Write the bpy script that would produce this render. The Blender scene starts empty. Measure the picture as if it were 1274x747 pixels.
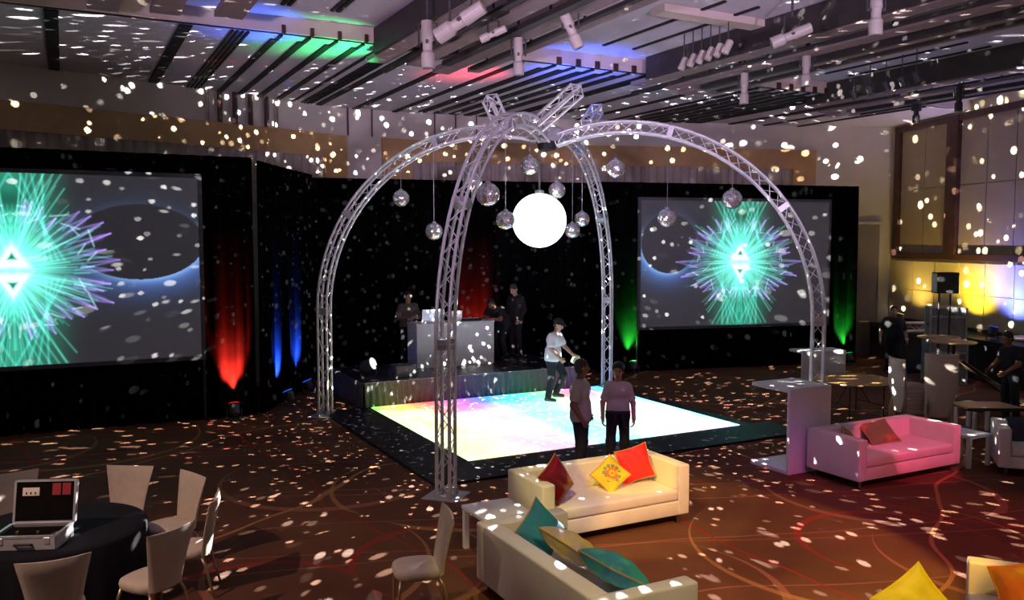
import bpy, bmesh, math, random
import numpy as np
from mathutils import Vector, Matrix, Euler

random.seed(7)
rng = np.random.default_rng(7)
scn = bpy.context.scene
col = scn.collection
PI = math.pi
R = math.radians

# ------------------------------------------------------------------ camera
IW, IH, FPX, HZ, CH = 1274.0, 747.0, 1060.0, 300.0, 3.5
PITCH = math.atan((IH / 2 - HZ) / FPX)
cam_d = bpy.data.cameras.new('camera')
cam_d.sensor_width = 36.0
cam_d.lens = FPX / IW * 36.0
cam_d.clip_end = 200
cam = bpy.data.objects.new('camera', cam_d)
col.objects.link(cam)
cam.location = (0, 0, CH)
cam.rotation_euler = (PI / 2 - PITCH, 0, 0)
scn.camera = cam

# ------------------------------------------------------------------ world, exposure
scn.view_settings.view_transform = 'Standard'
scn.view_settings.look = 'None'
scn.view_settings.exposure = 0.0
scn.view_settings.gamma = 1.0
scn.view_settings.use_curve_mapping = False
world = bpy.data.worlds.new('room_ambient')
scn.world = world
world.use_nodes = True
bg = world.node_tree.nodes['Background']
bg.inputs['Color'].default_value = (1.0, 0.86, 0.84, 1)
bg.inputs['Strength'].default_value = 0.068

# ------------------------------------------------------------------ room axes
AX = R(27.7)
O0 = Vector((-0.68, 13.22, 0))
UU = Vector((math.cos(AX), math.sin(AX), 0))
VV = Vector((-math.sin(AX), math.cos(AX), 0))


def UV(u, v, z=0.0):
    return O0 + UU * u + VV * v + Vector((0, 0, z))


def ray(px, py):
    x, y = px - IW / 2, py - IH / 2
    return Vector((x, FPX * math.cos(PITCH) - y * math.sin(PITCH), -FPX * math.sin(PITCH) - y * math.cos(PITCH)))


def G(px, py, z=0.0):
    d = ray(px, py)
    return Vector((0, 0, CH)) + d * ((z - CH) / d.z)


def atY(px, py, Y):
    d = ray(px, py)
    return Vector((0, 0, CH)) + d * (Y / d.y)


# ------------------------------------------------------------------ lights
def aim(o, target):
    d = Vector(target) - o.location
    o.rotation_euler = d.to_track_quat('-Z', 'Y').to_euler()


def spot(name, loc, target, color, power, angle=40, blend=0.6, radius=0.05):
    l = bpy.data.lights.new(name, 'SPOT')
    l.energy = power
    l.color = color
    l.spot_size = R(angle)
    l.spot_blend = blend
    l.shadow_soft_size = radius
    o = bpy.data.objects.new(name, l)
    col.objects.link(o)
    o.location = loc
    aim(o, target)
    return o


def speckle(name, loc, energy, strength, scale, thr, seed):
    """the reflections thrown by a mirror ball: many narrow white beams in all directions"""
    l = bpy.data.lights.new(name, 'POINT')
    l.energy = energy
    l.color = (1.0, 0.96, 0.90)
    l.shadow_soft_size = 0.012
    l.use_nodes = True
    nt = l.node_tree
    N, L = nt.nodes, nt.links
    em = [n for n in N if n.type == 'EMISSION'][0]
    tc = N.new('ShaderNodeTexCoord')
    mp = N.new('ShaderNodeMapping')
    mp.inputs['Rotation'].default_value = (seed * 0.7, seed * 1.3, seed * 0.4)
    mp.inputs['Location'].default_value = (seed * 3.1, seed * 1.7, seed)
    L.new(tc.outputs['Normal'], mp.inputs['Vector'])
    vo = N.new('ShaderNodeTexVoronoi')
    vo.inputs['Scale'].default_value = scale
    vo.inputs['Randomness'].default_value = 0.95
    L.new(mp.outputs['Vector'], vo.inputs['Vector'])
    lt = N.new('ShaderNodeMapRange')
    lt.inputs['From Min'].default_value = thr
    lt.inputs['From Max'].default_value = thr * 0.86
    L.new(vo.outputs['Distance'], lt.inputs['Value'])
    # every facet throws a beam of its own strength
    sp = N.new('ShaderNodeSeparateColor')
    L.new(vo.outputs['Color'], sp.inputs['Color'])
    pw = N.new('ShaderNodeMath'); pw.operation = 'POWER'; pw.inputs[1].default_value = 0.9
    L.new(sp.outputs['Red'], pw.inputs[0])
    on = N.new('ShaderNodeMath'); on.operation = 'GREATER_THAN'; on.inputs[1].default_value = 0.22
    L.new(sp.outputs['Green'], on.inputs[0])
    pq = N.new('ShaderNodeMath'); pq.operation = 'MULTIPLY'
    L.new(pw.outputs[0], pq.inputs[0]); L.new(on.outputs[0], pq.inputs[1])
    pw = pq
    mu = N.new('ShaderNodeMath'); mu.operation = 'MULTIPLY'
    L.new(lt.outputs['Result'], mu.inputs[0]); L.new(pw.outputs[0], mu.inputs[1])
    fo = N.new('ShaderNodeLightFalloff')
    fo.inputs['Strength'].default_value = strength
    m2 = N.new('ShaderNodeMath'); m2.operation = 'MULTIPLY'
    L.new(mu.outputs[0], m2.inputs[0]); L.new(fo.outputs['Constant'], m2.inputs[1])
    L.new(m2.outputs[0], em.inputs['Strength'])
    o = bpy.data.objects.new(name, l)
    col.objects.link(o)
    o.location = loc
    return o


def tag(o, label=None, cat=None, group=None, kind=None):
    if label: o['label'] = label
    if cat: o['category'] = cat
    if group: o['group'] = group
    if kind: o['kind'] = kind
    return o


# ------------------------------------------------------------------ materials
MAT = {}


def mat(name, color, rough=0.6, metal=0.0, var=0.12, scale=6.0, bump=0.0, emis=None, estr=0.0, spec=0.5, trans=0.0, sheen=0.0):
    if name in MAT: return MAT[name]
    m = bpy.data.materials.new(name)
    m.use_nodes = True
    nt = m.node_tree
    N, L = nt.nodes, nt.links
    b = N['Principled BSDF']
    b.inputs['Roughness'].default_value = rough
    b.inputs['Metallic'].default_value = metal
    b.inputs['Specular IOR Level'].default_value = spec
    if trans: b.inputs['Transmission Weight'].default_value = trans
    if sheen: b.inputs['Sheen Weight'].default_value = sheen
    tc = N.new('ShaderNodeTexCoord')
    no = N.new('ShaderNodeTexNoise')
    no.inputs['Scale'].default_value = scale
    no.inputs['Detail'].default_value = 3
    L.new(tc.outputs['Object'], no.inputs['Vector'])
    rp = N.new('ShaderNodeValToRGB')
    c = color
    rp.color_ramp.elements[0].position = 0.3
    rp.color_ramp.elements[1].position = 0.7
    rp.color_ramp.elements[0].color = (c[0] * (1 - var), c[1] * (1 - var), c[2] * (1 - var), 1)
    rp.color_ramp.elements[1].color = (min(1, c[0] * (1 + var)), min(1, c[1] * (1 + var)), min(1, c[2] * (1 + var)), 1)
    L.new(no.outputs['Fac'], rp.inputs['Fac'])
    L.new(rp.outputs['Color'], b.inputs['Base Color'])
    if bump:
        bp = N.new('ShaderNodeBump')
        bp.inputs['Strength'].default_value = bump
        bp.inputs['Distance'].default_value = 0.02
        n2 = N.new('ShaderNodeTexNoise')
        n2.inputs['Scale'].default_value = scale * 5
        L.new(tc.outputs['Object'], n2.inputs['Vector'])
        L.new(n2.outputs['Fac'], bp.inputs['Height'])
        L.new(bp.outputs['Normal'], b.inputs['Normal'])
    if emis:
        b.inputs['Emission Color'].default_value = (*emis, 1)
        b.inputs['Emission Strength'].default_value = estr
    MAT[name] = m
    return m


# ------------------------------------------------------------------ mesh builder
class MB:
    def __init__(s):
        s.v = []; s.f = []; s.m = []

    def add(s, verts, faces, mi=0):
        o = len(s.v)
        s.v += [tuple(p) for p in verts]
        s.f += [tuple(i + o for i in f) for f in faces]
        s.m += [mi] * len(faces)
        return s

    def box(s, c, size, rot=None, mi=0):
        hx, hy, hz = size[0] / 2, size[1] / 2, size[2] / 2
        P = [Vector((x * hx, y * hy, z * hz)) for z in (-1, 1) for y in (-1, 1) for x in (-1, 1)]
        if rot is not None:
            P = [rot @ p for p in P]
        c = Vector(c)
        return s.add([p + c for p in P], [(0, 2, 3, 1), (4, 5, 7, 6), (0, 1, 5, 4), (2, 6, 7, 3), (0, 4, 6, 2), (1, 3, 7, 5)], mi)

    def rbox(s, c, size, r=0.02, seg=2, rot=None, mi=0):
        bm = bmesh.new()
        bmesh.ops.create_cube(bm, size=1)
        for v in bm.verts:
            v.co = Vector((v.co.x * size[0], v.co.y * size[1], v.co.z * size[2]))
        bmesh.ops.bevel(bm, geom=bm.edges[:], offset=r, segments=seg, affect='EDGES', profile=0.5)
        bm.verts.index_update()
        c = Vector(c)
        vs = [((rot @ v.co) if rot is not None else v.co) + c for v in bm.verts]
        fs = [tuple(v.index for v in f.verts) for f in bm.faces]
        bm.free()
        return s.add(vs, fs, mi)

    def beam(s, a, b, w, h, up=(0, 0, 1), mi=0):
        a, b = Vector(a), Vector(b)
        d = (b - a).normalized()
        x = d.cross(Vector(up)).normalized()
        z = x.cross(d).normalized()
        P = []
        for q in (a, b):
            for sx, sz in ((-1, -1), (1, -1), (1, 1), (-1, 1)):
                P.append(q + x * (w / 2 * sx) + z * (h / 2 * sz))
        return s.add(P, [(0, 1, 2, 3), (7, 6, 5, 4), (0, 4, 5, 1), (1, 5, 6, 2), (2, 6, 7, 3), (3, 7, 4, 0)], mi)

    def tube(s, pts, r, n=8, cap=True, mi=0):
        pts = [Vector(p) for p in pts]
        k = len(pts)
        rs = r if isinstance(r, (list, tuple)) else [r] * k
        rings = []
        ref = None
        for i in range(k):
            d = (pts[min(i + 1, k - 1)] - pts[max(i - 1, 0)]).normalized()
            if ref is None:
                ref = Vector((0, 0, 1)) if abs(d.z) < 0.9 else Vector((1, 0, 0))
            x = (ref - d * ref.dot(d)).normalized()
            y = d.cross(x)
            ref = x
            rings.append([pts[i] + (x * math.cos(2 * PI * j / n) + y * math.sin(2 * PI * j / n)) * rs[i] for j in range(n)])
        V = [p for rg in rings for p in rg]
        F = []
        for i in range(k - 1):
            for j in range(n):
                F.append((i * n + j, i * n + (j + 1) % n, (i + 1) * n + (j + 1) % n, (i + 1) * n + j))
        if cap:
            F.append(tuple(range(n - 1, -1, -1)))
            F.append(tuple((k - 1) * n + j for j in range(n)))
        return s.add(V, F, mi)

    def lathe(s, prof, n=24, c=(0, 0, 0), mi=0):
        c = Vector(c)
        V = []; F = []
        for (r, z) in prof:
            for j in range(n):
                a = 2 * PI * j / n
                V.append(c + Vector((r * math.cos(a), r * math.sin(a), z)))
        k = len(prof)
        for i in range(k - 1):
            for j in range(n):
                F.append((i * n + j, i * n + (j + 1) % n, (i + 1) * n + (j + 1) % n, (i + 1) * n + j))
        F.append(tuple(range(n - 1, -1, -1)))
        F.append(tuple((k - 1) * n + j for j in range(n)))
        return s.add(V, F, mi)

    def prism(s, poly, z0, z1, mi=0):
        n = len(poly)
        V = [(p[0], p[1], z0) for p in poly] + [(p[0], p[1], z1) for p in poly]
        F = [tuple(range(n - 1, -1, -1)), tuple(range(n, 2 * n))]
        F += [(i, (i + 1) % n, n + (i + 1) % n, n + i) for i in range(n)]
        return s.add(V, F, mi)

    def xf(s, M):
        s.v = [tuple(M @ Vector(p)) for p in s.v]
        return s

    def build(s, name, m, parent=None, smooth=False, loc=None, rotz=0.0):
        me = bpy.data.meshes.new(name)
        me.from_pydata(s.v, [], s.f)
        ms = m if isinstance(m, (list, tuple)) else [m]
        for q in ms: me.materials.append(q)
        if len(ms) > 1:
            me.polygons.foreach_set('material_index', s.m)
        if smooth:
            me.polygons.foreach_set('use_smooth', [True] * len(me.polygons))
        me.update()
        bm = bmesh.new(); bm.from_mesh(me)
        bmesh.ops.recalc_face_normals(bm, faces=bm.faces[:])
        bm.to_mesh(me); bm.free()
        o = bpy.data.objects.new(name, me)
        col.objects.link(o)
        if parent: o.parent = parent
        if loc is not None: o.location = loc
        if rotz: o.rotation_euler = (0, 0, rotz)
        return o


def empty(name, loc=(0, 0, 0), rotz=0.0, label=None, cat=None, group=None, kind=None):
    o = bpy.data.objects.new(name, None)
    o.empty_display_size = 0.2
    col.objects.link(o)
    o.location = loc
    o.rotation_euler = (0, 0, rotz)
    tag(o, label, cat, group, kind)
    return o


def copy_tree(o, parent=None):
    c = o.copy()
    col.objects.link(c)
    c.parent = parent
    for ch in [x for x in o.children]:
        copy_tree(ch, c)
    return c


def autosmooth(o, ang=40):
    me = o.data
    me.polygons.foreach_set('use_smooth', [True] * len(me.polygons))
    bm = bmesh.new(); bm.from_mesh(me)
    for e in bm.edges:
        if len(e.link_faces) == 2 and e.calc_face_angle(0) > R(ang):
            e.smooth = False
    bm.to_mesh(me); bm.free()
    return o


# ------------------------------------------------------------------ carpet
def carpet_material():
    m = bpy.data.materials.new('patterned_carpet')
    m.use_nodes = True
    nt = m.node_tree
    N, L = nt.nodes, nt.links
    b = N['Principled BSDF']
    b.inputs['Roughness'].default_value = 0.9
    b.inputs['Specular IOR Level'].default_value = 0.15
    tc = N.new('ShaderNodeTexCoord')
    wn = N.new('ShaderNodeTexNoise'); wn.inputs['Scale'].default_value = 0.35; wn.inputs['Detail'].default_value = 1

    def math_(op, a, bb=None, cc=None):
        n = N.new('ShaderNodeMath'); n.operation = op
        for i, x in enumerate((a, bb, cc)):
            if x is None: continue
            if isinstance(x, (int, float)): n.inputs[i].default_value = x
            else: L.new(x, n.inputs[i])
        return n.outputs[0]
    P = tc.outputs['Object']
    L.new(P, wn.inputs['Vector'])
    sx = N.new('ShaderNodeSeparateXYZ'); L.new(P, sx.inputs[0])
    X, Y = sx.outputs['X'], sx.outputs['Y']
    warp = math_('MULTIPLY', math_('SUBTRACT', wn.outputs['Fac'], 0.5), 3.0)

    def stripes(ang, period, width, bend, off):
        d = math_('ADD', math_('MULTIPLY', X, math.cos(ang)), math_('MULTIPLY', Y, math.sin(ang)))
        d = math_('ADD', math_('ADD', d, math_('MULTIPLY', warp, bend)), off)
        fr = math_('FRACT', math_('DIVIDE', d, period))
        a = math_('ABSOLUTE', math_('SUBTRACT', fr, 0.5))
        return math_('LESS_THAN', a, width / period / 2)

    def rings(scale, rad, width, seed, lo, hi):
        mp = N.new('ShaderNodeMapping'); mp.inputs['Location'].default_value = (seed, seed * 1.7, 0)
        L.new(P, mp.inputs['Vector'])
        v = N.new('ShaderNodeTexVoronoi'); v.voronoi_dimensions = '2D'
        v.inputs['Scale'].default_value = scale
        L.new(mp.outputs[0], v.inputs['Vector'])
        d = v.outputs['Distance']
        # arcs, thick in the middle and thin to the ends
        sub = N.new('ShaderNodeVectorMath'); sub.operation = 'SUBTRACT'
        sc = N.new('ShaderNodeVectorMath'); sc.operation = 'SCALE'; sc.inputs['Scale'].default_value = 1.0
        L.new(mp.outputs[0], sub.inputs[0]); L.new(v.outputs['Position'], sub.inputs[1])
        s2 = N.new('ShaderNodeSeparateXYZ'); L.new(sub.outputs[0], s2.inputs[0])
        ang = math_('ARCTAN2', s2.outputs['Y'], s2.outputs['X'])
        cs = math_('COSINE', math_('ADD', ang, seed))
        wd = math_('MULTIPLY', math_('MAXIMUM', math_('ADD', math_('MULTIPLY', cs, 0.6), 0.42), 0.0), width)
        a = math_('ABSOLUTE', math_('SUBTRACT', d, rad))
        return math_('LESS_THAN', a, wd)

    base = N.new('ShaderNodeValToRGB')
    e = base.color_ramp.elements
    e[0].position, e[0].color = 0.30, (0.095, 0.036, 0.020, 1)
    e[1].position, e[1].color = 0.72, (0.17, 0.075, 0.036, 1)
    n2 = N.new('ShaderNodeTexNoise'); n2.inputs['Scale'].default_value = 0.55; n2.inputs['Detail'].default_value = 4
    L.new(P, n2.inputs['Vector'])
    L.new(n2.outputs['Fac'], base.inputs['Fac'])
    c = base.outputs['Color']

    def over(c, mask, colr, fac=0.85):
        mx = N.new('ShaderNodeMix'); mx.data_type = 'RGBA'
        f = math_('MULTIPLY', mask, fac)
        L.new(f, mx.inputs['Factor']); L.new(c, mx.inputs['A'])
        mx.inputs['B'].default_value = (*colr, 1)
        return mx.outputs['Result']
    c = over(c, stripes(R(102), 1.45, 0.03, 0.25, 0.3), (0.34, 0.14, 0.11), 0.6)
    c = over(c, stripes(R(96), 2.3, 0.04, 0.12, 0.9), (0.34, 0.10, 0.06), 0.5)
    c = over(c, stripes(R(35), 3.1, 0.05, 0.5, 0.2), (0.28, 0.03, 0.02))
    c = over(c, stripes(R(150), 3.7, 0.06, 0.6, 1.2), (0.42, 0.20, 0.08))
    c = over(c, rings(0.22, 0.34, 0.016, 1.3, 0, 1), (0.38, 0.16, 0.10), 0.6)
    c = over(c, rings(0.26, 0.30, 0.013, 4.1, 0, 1), (0.34, 0.03, 0.02), 0.6)
    c = over(c, rings(0.19, 0.38, 0.011, 7.7, 0, 1), (0.44, 0.22, 0.08), 0.6)
    fz = N.new('ShaderNodeTexNoise'); fz.inputs['Scale'].default_value = 90
    L.new(P, fz.inputs['Vector'])
    mx = N.new('ShaderNodeMix'); mx.data_type = 'RGBA'; mx.blend_type = 'MULTIPLY'
    mx.inputs['Factor'].default_value = 0.35
    L.new(c, mx.inputs['A']); L.new(fz.outputs['Color'], mx.inputs['B'])
    L.new(mx.outputs['Result'], b.inputs['Base Color'])
    return m


mb = MB()
mb.box((1, 13, -0.05), (38, 36, 0.1))
tag(mb.build('floor', carpet_material()), 'brown ballroom carpet with thin red and tan arcs and lines', kind='structure')

# ------------------------------------------------------------------ walls
m_wall = mat('painted_wall', (0.56, 0.52, 0.47), 0.8, var=0.04, scale=2)
m_tan = mat('tan_panel', (0.46, 0.29, 0.13), 0.6, var=0.08, scale=3)
m_rib = mat('ribbed_panel', (0.36, 0.31, 0.27), 0.7, var=0.08)
m_rwall = mat('beige_wall_panel', (0.58, 0.49, 0.30), 0.7, var=0.05, scale=1.5)
m_frame = mat('dark_wood', (0.055, 0.022, 0.015), 0.45, var=0.25, scale=9)
m_black = mat('black_matte', (0.012, 0.012, 0.013), 0.7)
m_slot = mat('ceiling_slot_black', (0.010, 0.009, 0.009), 0.8)
m_ceil = mat('ceiling_paint', (0.58, 0.53, 0.60), 0.85, var=0.03, scale=2)
m_beige = mat('beige_plaster', (0.62, 0.52, 0.44), 0.8, var=0.04, scale=2)
ZC = 7.0
WPX = [(-160, 53), (0, 77), (192, 102), (348, 123), (427, 134), (540, 142), (700, 148), (856, 152), (1000, 157), (1112, 158)]


def wpt(px):
    for (x0, y0), (x1, y1) in zip(WPX, WPX[1:]):
        if px <= x1:
            t = (px - x0) / (x1 - x0)
            return G(px, y0 + t * (y1 - y0), ZC)
    return G(px, WPX[-1][1], ZC)


def wall_path(px0, px1, step=20):
    xs = sorted(set([px0, px1] + [x for x, _ in WPX if px0 < x < px1]))
    return [wpt(x).to_2d() for x in xs]


def strip(path, z0, z1, proud, thick):
    """a strip along a plan polyline, its face `proud` into the room"""
    n = len(path)
    nor = []
    for i in range(n):
        t = (path[min(i + 1, n - 1)] - path[max(i - 1, 0)]).normalized()
        nor.append(Vector((t.y, -t.x)))
    mb = MB()
    a = [path[i] + nor[i] * proud for i in range(n)]
    b = [path[i] + nor[i] * (proud - thick) for i in range(n)]
    V = [(*p, z0) for p in a] + [(*p, z1) for p in a] + [(*p, z0) for p in b] + [(*p, z1) for p in b]
    F = []
    for i in range(n - 1):
        F += [(i, i + 1, n + i + 1, n + i), (2 * n + i + 1, 2 * n + i, 3 * n + i, 3 * n + i + 1),
              (n + i, n + i + 1, 3 * n + i + 1, 3 * n + i), (i + 1, i, 2 * n + i, 2 * n + i + 1)]
    F += [(0, n, 3 * n, 2 * n), (n - 1, 3 * n - 1, 4 * n - 1, 2 * n - 1)]
    mb.add(V, F)
    return mb


def resample(path, d):
    out = []
    for a, b in zip(path, path[1:]):
        k = max(1, int((b - a).length / d))
        out += [a + (b - a) * (i / k) for i in range(k)]
    return out + [path[-1]]


wall = strip(wall_path(-160, 1112), 0, ZC + 0.6, 0, 0.3).build('wall_back', m_wall)
tag(wall, 'pale painted back wall above the black drapes', kind='structure')
for a, b in ((-160, 430), (474, 1015)):
    strip(wall_path(a, b), 5.68, 6.26, 0.10, 0.1).build('tan_panel_band', m_tan, wall)
strip(wall_path(401, 430), 0, 5.68, 0.10, 0.1).build('tan_panel_band', m_tan, wall)
strip(wall_path(474, 511), 0, 5.68, 0.10, 0.1).build('tan_panel_band', m_tan, wall)
strip(wall_path(986, 1015), 4.2, 5.68, 0.10, 0.1).build('tan_panel_band', m_tan, wall)
for a, b in ((-160, 400), (512, 985)):
    p = resample(wall_path(a, b), 0.062)
    n = len(p)
    q = []
    for i in range(n):
        t = (p[min(i + 1, n - 1)] - p[max(i - 1, 0)]).normalized()
        q.append(p[i] + Vector((t.y, -t.x)) * (0.045 if (i // 2) % 2 else 0.0))
    tag(strip(q, 4.2, 5.68, 0.03, 0.03).build('ribbed_panel', m_rib, wall), 'grey-brown vertically ribbed panel', kind='stuff')
# vertical fins under the ceiling slots
for px in (275, 294, 313, 333):
    c = wpt(px)
    MB().box((c.x, c.y - 0.12, 6.63), (0.07, 0.16, 0.72)).build('wall_fin', m_frame, wall)
for px in (259, 345):
    c = wpt(px)
    MB().box((c.x, c.y - 0.08, 6.63), (0.05, 0.1, 0.72)).build('wall_fin', m_rib, wall)
for px in (433, 463, 541, 567, 593):
    c = wpt(px)
    MB().box((c.x, c.y - 0.05, 6.64), (0.035, 0.08, 0.72)).build('wall_joint', m_frame, wall)

# right wall with its framed panels
P8 = wpt(1112).to_2d()
P9 = Vector((12.56, 21.19))
RD = (P9 - P8).normalized()
RN = Vector((RD.y, -RD.x))
if RN.x > 0: RN = -RN


def rpt(px):
    d = Vector((px - IW / 2, FPX * 1.0024))
    # intersect origin ray with P8 + t RD
    det = d.x * (-RD.y) + RD.x * d.y
    s_ = (P8.x * (-RD.y) + RD.x * P8.y) / det
    return d * s_


PR = P8 + RD * 19
wr = MB()
mid = (P8 + PR) / 2 - RN * 0.15
ROT = Matrix.Rotation(math.atan2(RD.y, RD.x), 3, 'Z')
wr.box((mid.x, mid.y, 3.8), (19, 0.3, 7.6), ROT)
wall_r = tag(wr.build('wall_right', m_rwall), 'beige right wall lit by yellow and blue uplights', kind='structure')


def rbar(px0, px1, z0, z1, proud, m, name, parent=wall_r):
    a, b = rpt(px0) + RN * (proud / 2 + 0.005), rpt(px1) + RN * (proud / 2 + 0.005)
    c = (a + b) / 2
    return MB().box((c.x, c.y, (z0 + z1) / 2), ((b - a).length, proud, z1 - z0), ROT).build(name, m, parent)


ZF0, ZF1 = 3.12, 6.92
rbar(1114, 1310, ZF0 - 0.14, ZF0 + 0.02, 0.12, m_frame, 'frame_rail')
rbar(1114, 1310, ZF1 - 0.16, ZF1 + 0.02, 0.12, m_frame, 'frame_rail')
rbar(1114, 1120, ZF0, ZF1, 0.12, m_frame, 'frame_post')
rbar(1179, 1193, ZF0, ZF1, 0.14, m_frame, 'frame_post')
m_glassp = mat('brown_wall_panel', (0.33, 0.25, 0.16), 0.35, var=0.06, scale=2)
for (a, b) in ((1121, 1149), (1150, 1178), (1194, 1226), (1227, 1262), (1263, 1310)):
    rbar(a, b, ZF0, 5.0, 0.04, m_glassp, 'wall_panel')
    rbar(a, b, 5.03, ZF1 - 0.15, 0.04, m_glassp, 'wall_panel')
for (a, b) in ((1114, 1138), (1139, 1165), (1166, 1195), (1196, 1228), (1229, 1265), (1266, 1310)):
    for z0, z1 in ((1.2, 2.05), (2.07, 2.9)):
        rbar(a, b, z0, z1, 0.03, m_rwall, 'wall_panel')
rbar(1114, 1310, 1.08, 1.18, 0.06, m_frame, 'wall_rail')

# tall recessed door beside the right drape
dc = (wpt(1068) + wpt(1096)) / 2
dw = (wpt(1096) - wpt(1068)).length
drs = MB().box((dc.x, dc.y - 0.03, 2.0), (dw, 0.06, 4.0)).build('door_1', mat('grey_door', (0.20, 0.18, 0.17), 0.6, var=0.05))
tag(drs, 'tall grey door beside the right-hand black drape', kind='structure')
MB().box((dc.x + dw / 2 + 0.04, dc.y - 0.06, 2.02), (0.08, 0.1, 4.1)).build('door_frame', m_wall, drs)
MB().box((dc.x, dc.y - 0.06, 4.05), (dw, 0.1, 0.08)).build('door_frame', m_wall, drs)
MB().tube([(dc.x - 0.2, dc.y - 0.11, 1.0), (dc.x + 0.1, dc.y - 0.11, 1.0)], 0.02).build('handle', mat('steel', (0.6, 0.6, 0.62), 0.3, 1.0), drs)

# ------------------------------------------------------------------ ceiling
def uvbox(u0, u1, v0, v1, z0, z1):
    c = UV((u0 + u1) / 2, (v0 + v1) / 2, (z0 + z1) / 2)
    return MB().box(c, (abs(u1 - u0), abs(v1 - v0), z1 - z0), Matrix.Rotation(AX, 3, 'Z'))


VSTEP = 2.75
ZR = 7.26
ceil = tag(uvbox(-12, 22, VSTEP, 16, ZC, ZC + 0.15).build('ceiling', m_ceil), 'low band of white ceiling with dark slots', kind='structure')
uvbox(-12, 22, -17, VSTEP, ZR, ZR + 0.15).build('raised_ceiling', m_ceil, ceil)
uvbox(-12, 22, VSTEP - 0.06, VSTEP + 0.1, ZC, ZR).build('ceiling_step', m_beige, ceil)


def slot(u, w, v0, v1, z, depth=0.03):
    uvbox(u - w / 2, u + w / 2, v0, v1, z - depth, z + 0.005).build('ceiling_slot', m_slot, ceil)


low = [(-7.4, .25), (-5.6, .2), (-3.68, .2), (0.36, .16), (1.39, .15), (2.48, .13), (6.6, .15), (7.7, .15), (8.6, .12), (12.2, .15), (13.3, .15), (14.4, .12)]
for u, w in low: slot(u, w, VSTEP + 0.12, 10.3, ZC)
for u0 in (-2.95, -0.12, 5.45, 11.0):
    for k in range(4): slot(u0 + k * 0.085, 0.035, VSTEP + 0.12, 9.8, ZC)
for g in ((-2.2, 4, .48, .12), (3.15, 5, .45, .2), (9.0, 6, .38, .22)):
    for k in range(g[1]):
        u = g[0] + k * g[2]
        slot(u, g[3], VSTEP + 0.45, 9.8, ZC)
        slot(u + g[3] * 0.35, g[3] * 0.45, VSTEP + 0.1, VSTEP + 0.5, ZC)
        uvbox(u + g[3] * 0.1, u + g[3] * 0.6, VSTEP - 0.1, VSTEP - 0.05, ZC - 0.02, ZC + 0.12).build('slot_hook', m_frame, ceil)
slot(-0.35, 0.06, VSTEP + 0.12, 9.8, ZC)
for u in (-2.35, -2.25, -1.55, -1.45, 3.75, 4.45, 9.7, 10.4, 8.2): slot(u, 0.06, -1.5, 1.9, ZR)
for u in (-7.0, -5.0): slot(u, 0.2, -3.0, VSTEP - 0.1, ZR)
# cross beam
uvbox(3.0, 6.3, -0.95, -0.62, ZR - 0.12, ZR).build('cross_beam', m_beige, ceil)
uvbox(6.3, 6.7, -6, -0.55, ZR - 0.26, ZR).build('cross_beam', m_ceil, ceil)

# hanging track channels
m_trk = mat('track_brown', (0.26, 0.19, 0.19), 0.6, var=0.1)
m_trd = mat('track_dark', (0.035, 0.028, 0.028), 0.6, var=0.1)


def track_group(u0, vend, tag_txt):
    root = empty('ceiling_track', UV(u0, vend, 6.6), AX, tag_txt, 'ceiling track', 'hanging ceiling tracks')
    def tb(u, w, v0, v1, z0, z1, m, nm):
        MB().box((u, (v0 + v1) / 2 - vend, (z0 + z1) / 2 - 6.6), (w, v1 - v0, z1 - z0)).build(nm, m, root)
    vb = vend - 9
    tb(-0.75, 0.06, vb, vend - 0.9, 6.8, 7.25, m_trd, 'channel_side')
    tb(-0.55, 0.34, vb, vend - 0.3, 6.78, 6.86, m_trk, 'channel')
    tb(-0.15, 0.12, vb, vend + 0.4, 6.75, 6.80, m_trd, 'rail')
    tb(0.1, 0.3, vb, vend - 0.6, 6.72, 6.8, m_trk, 'channel')
    tb(0.48, 0.16, vb, vend - 1.2, 6.66, 6.74, m_trd, 'rail')
    tb(0.8, 0.34, vb, vend - 0.2, 6.72, 6.82, m_trk, 'channel')
    tb(1.15, 0.1, vb, vend - 0.9, 6.70, 6.76, m_trd, 'rail')
    tb(1.4, 0.25, vb, vend - 0.4, 6.76, 6.84, m_trk, 'channel')
    for k in range(5):
        v = vend - 1.0 - k * 1.7
        for u in (-0.55, 0.1, 0.8, 1.4):
            tb(u, 0.03, v - 0.015, v + 0.015, 6.8, 7.26, m_trd, 'hanger')
    return root


track_group(0.2, 3.6, 'brown hanging ceiling track above the arch, between two spotlights')
track_group(5.9, 3.3, 'dark hanging ceiling track with row of small lamps, right of the arch')
track_group(11.4, 4.2, 'dark hanging ceiling track nearest the yellow-lit right wall')
for k, u in enumerate((-4.95, -4.15, -3.3)):
    uvbox(u - 0.2, u + 0.2, -5, 1.6 - 0.2 * k, ZR - 0.5, ZR - 0.42).build('ceiling_baffle', m_trk, ceil)

# ------------------------------------------------------------------ drapes
m_drape = mat('black_velvet', (0.0026, 0.0026, 0.003), 0.9, var=0.2, scale=3, spec=0.0)


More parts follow.
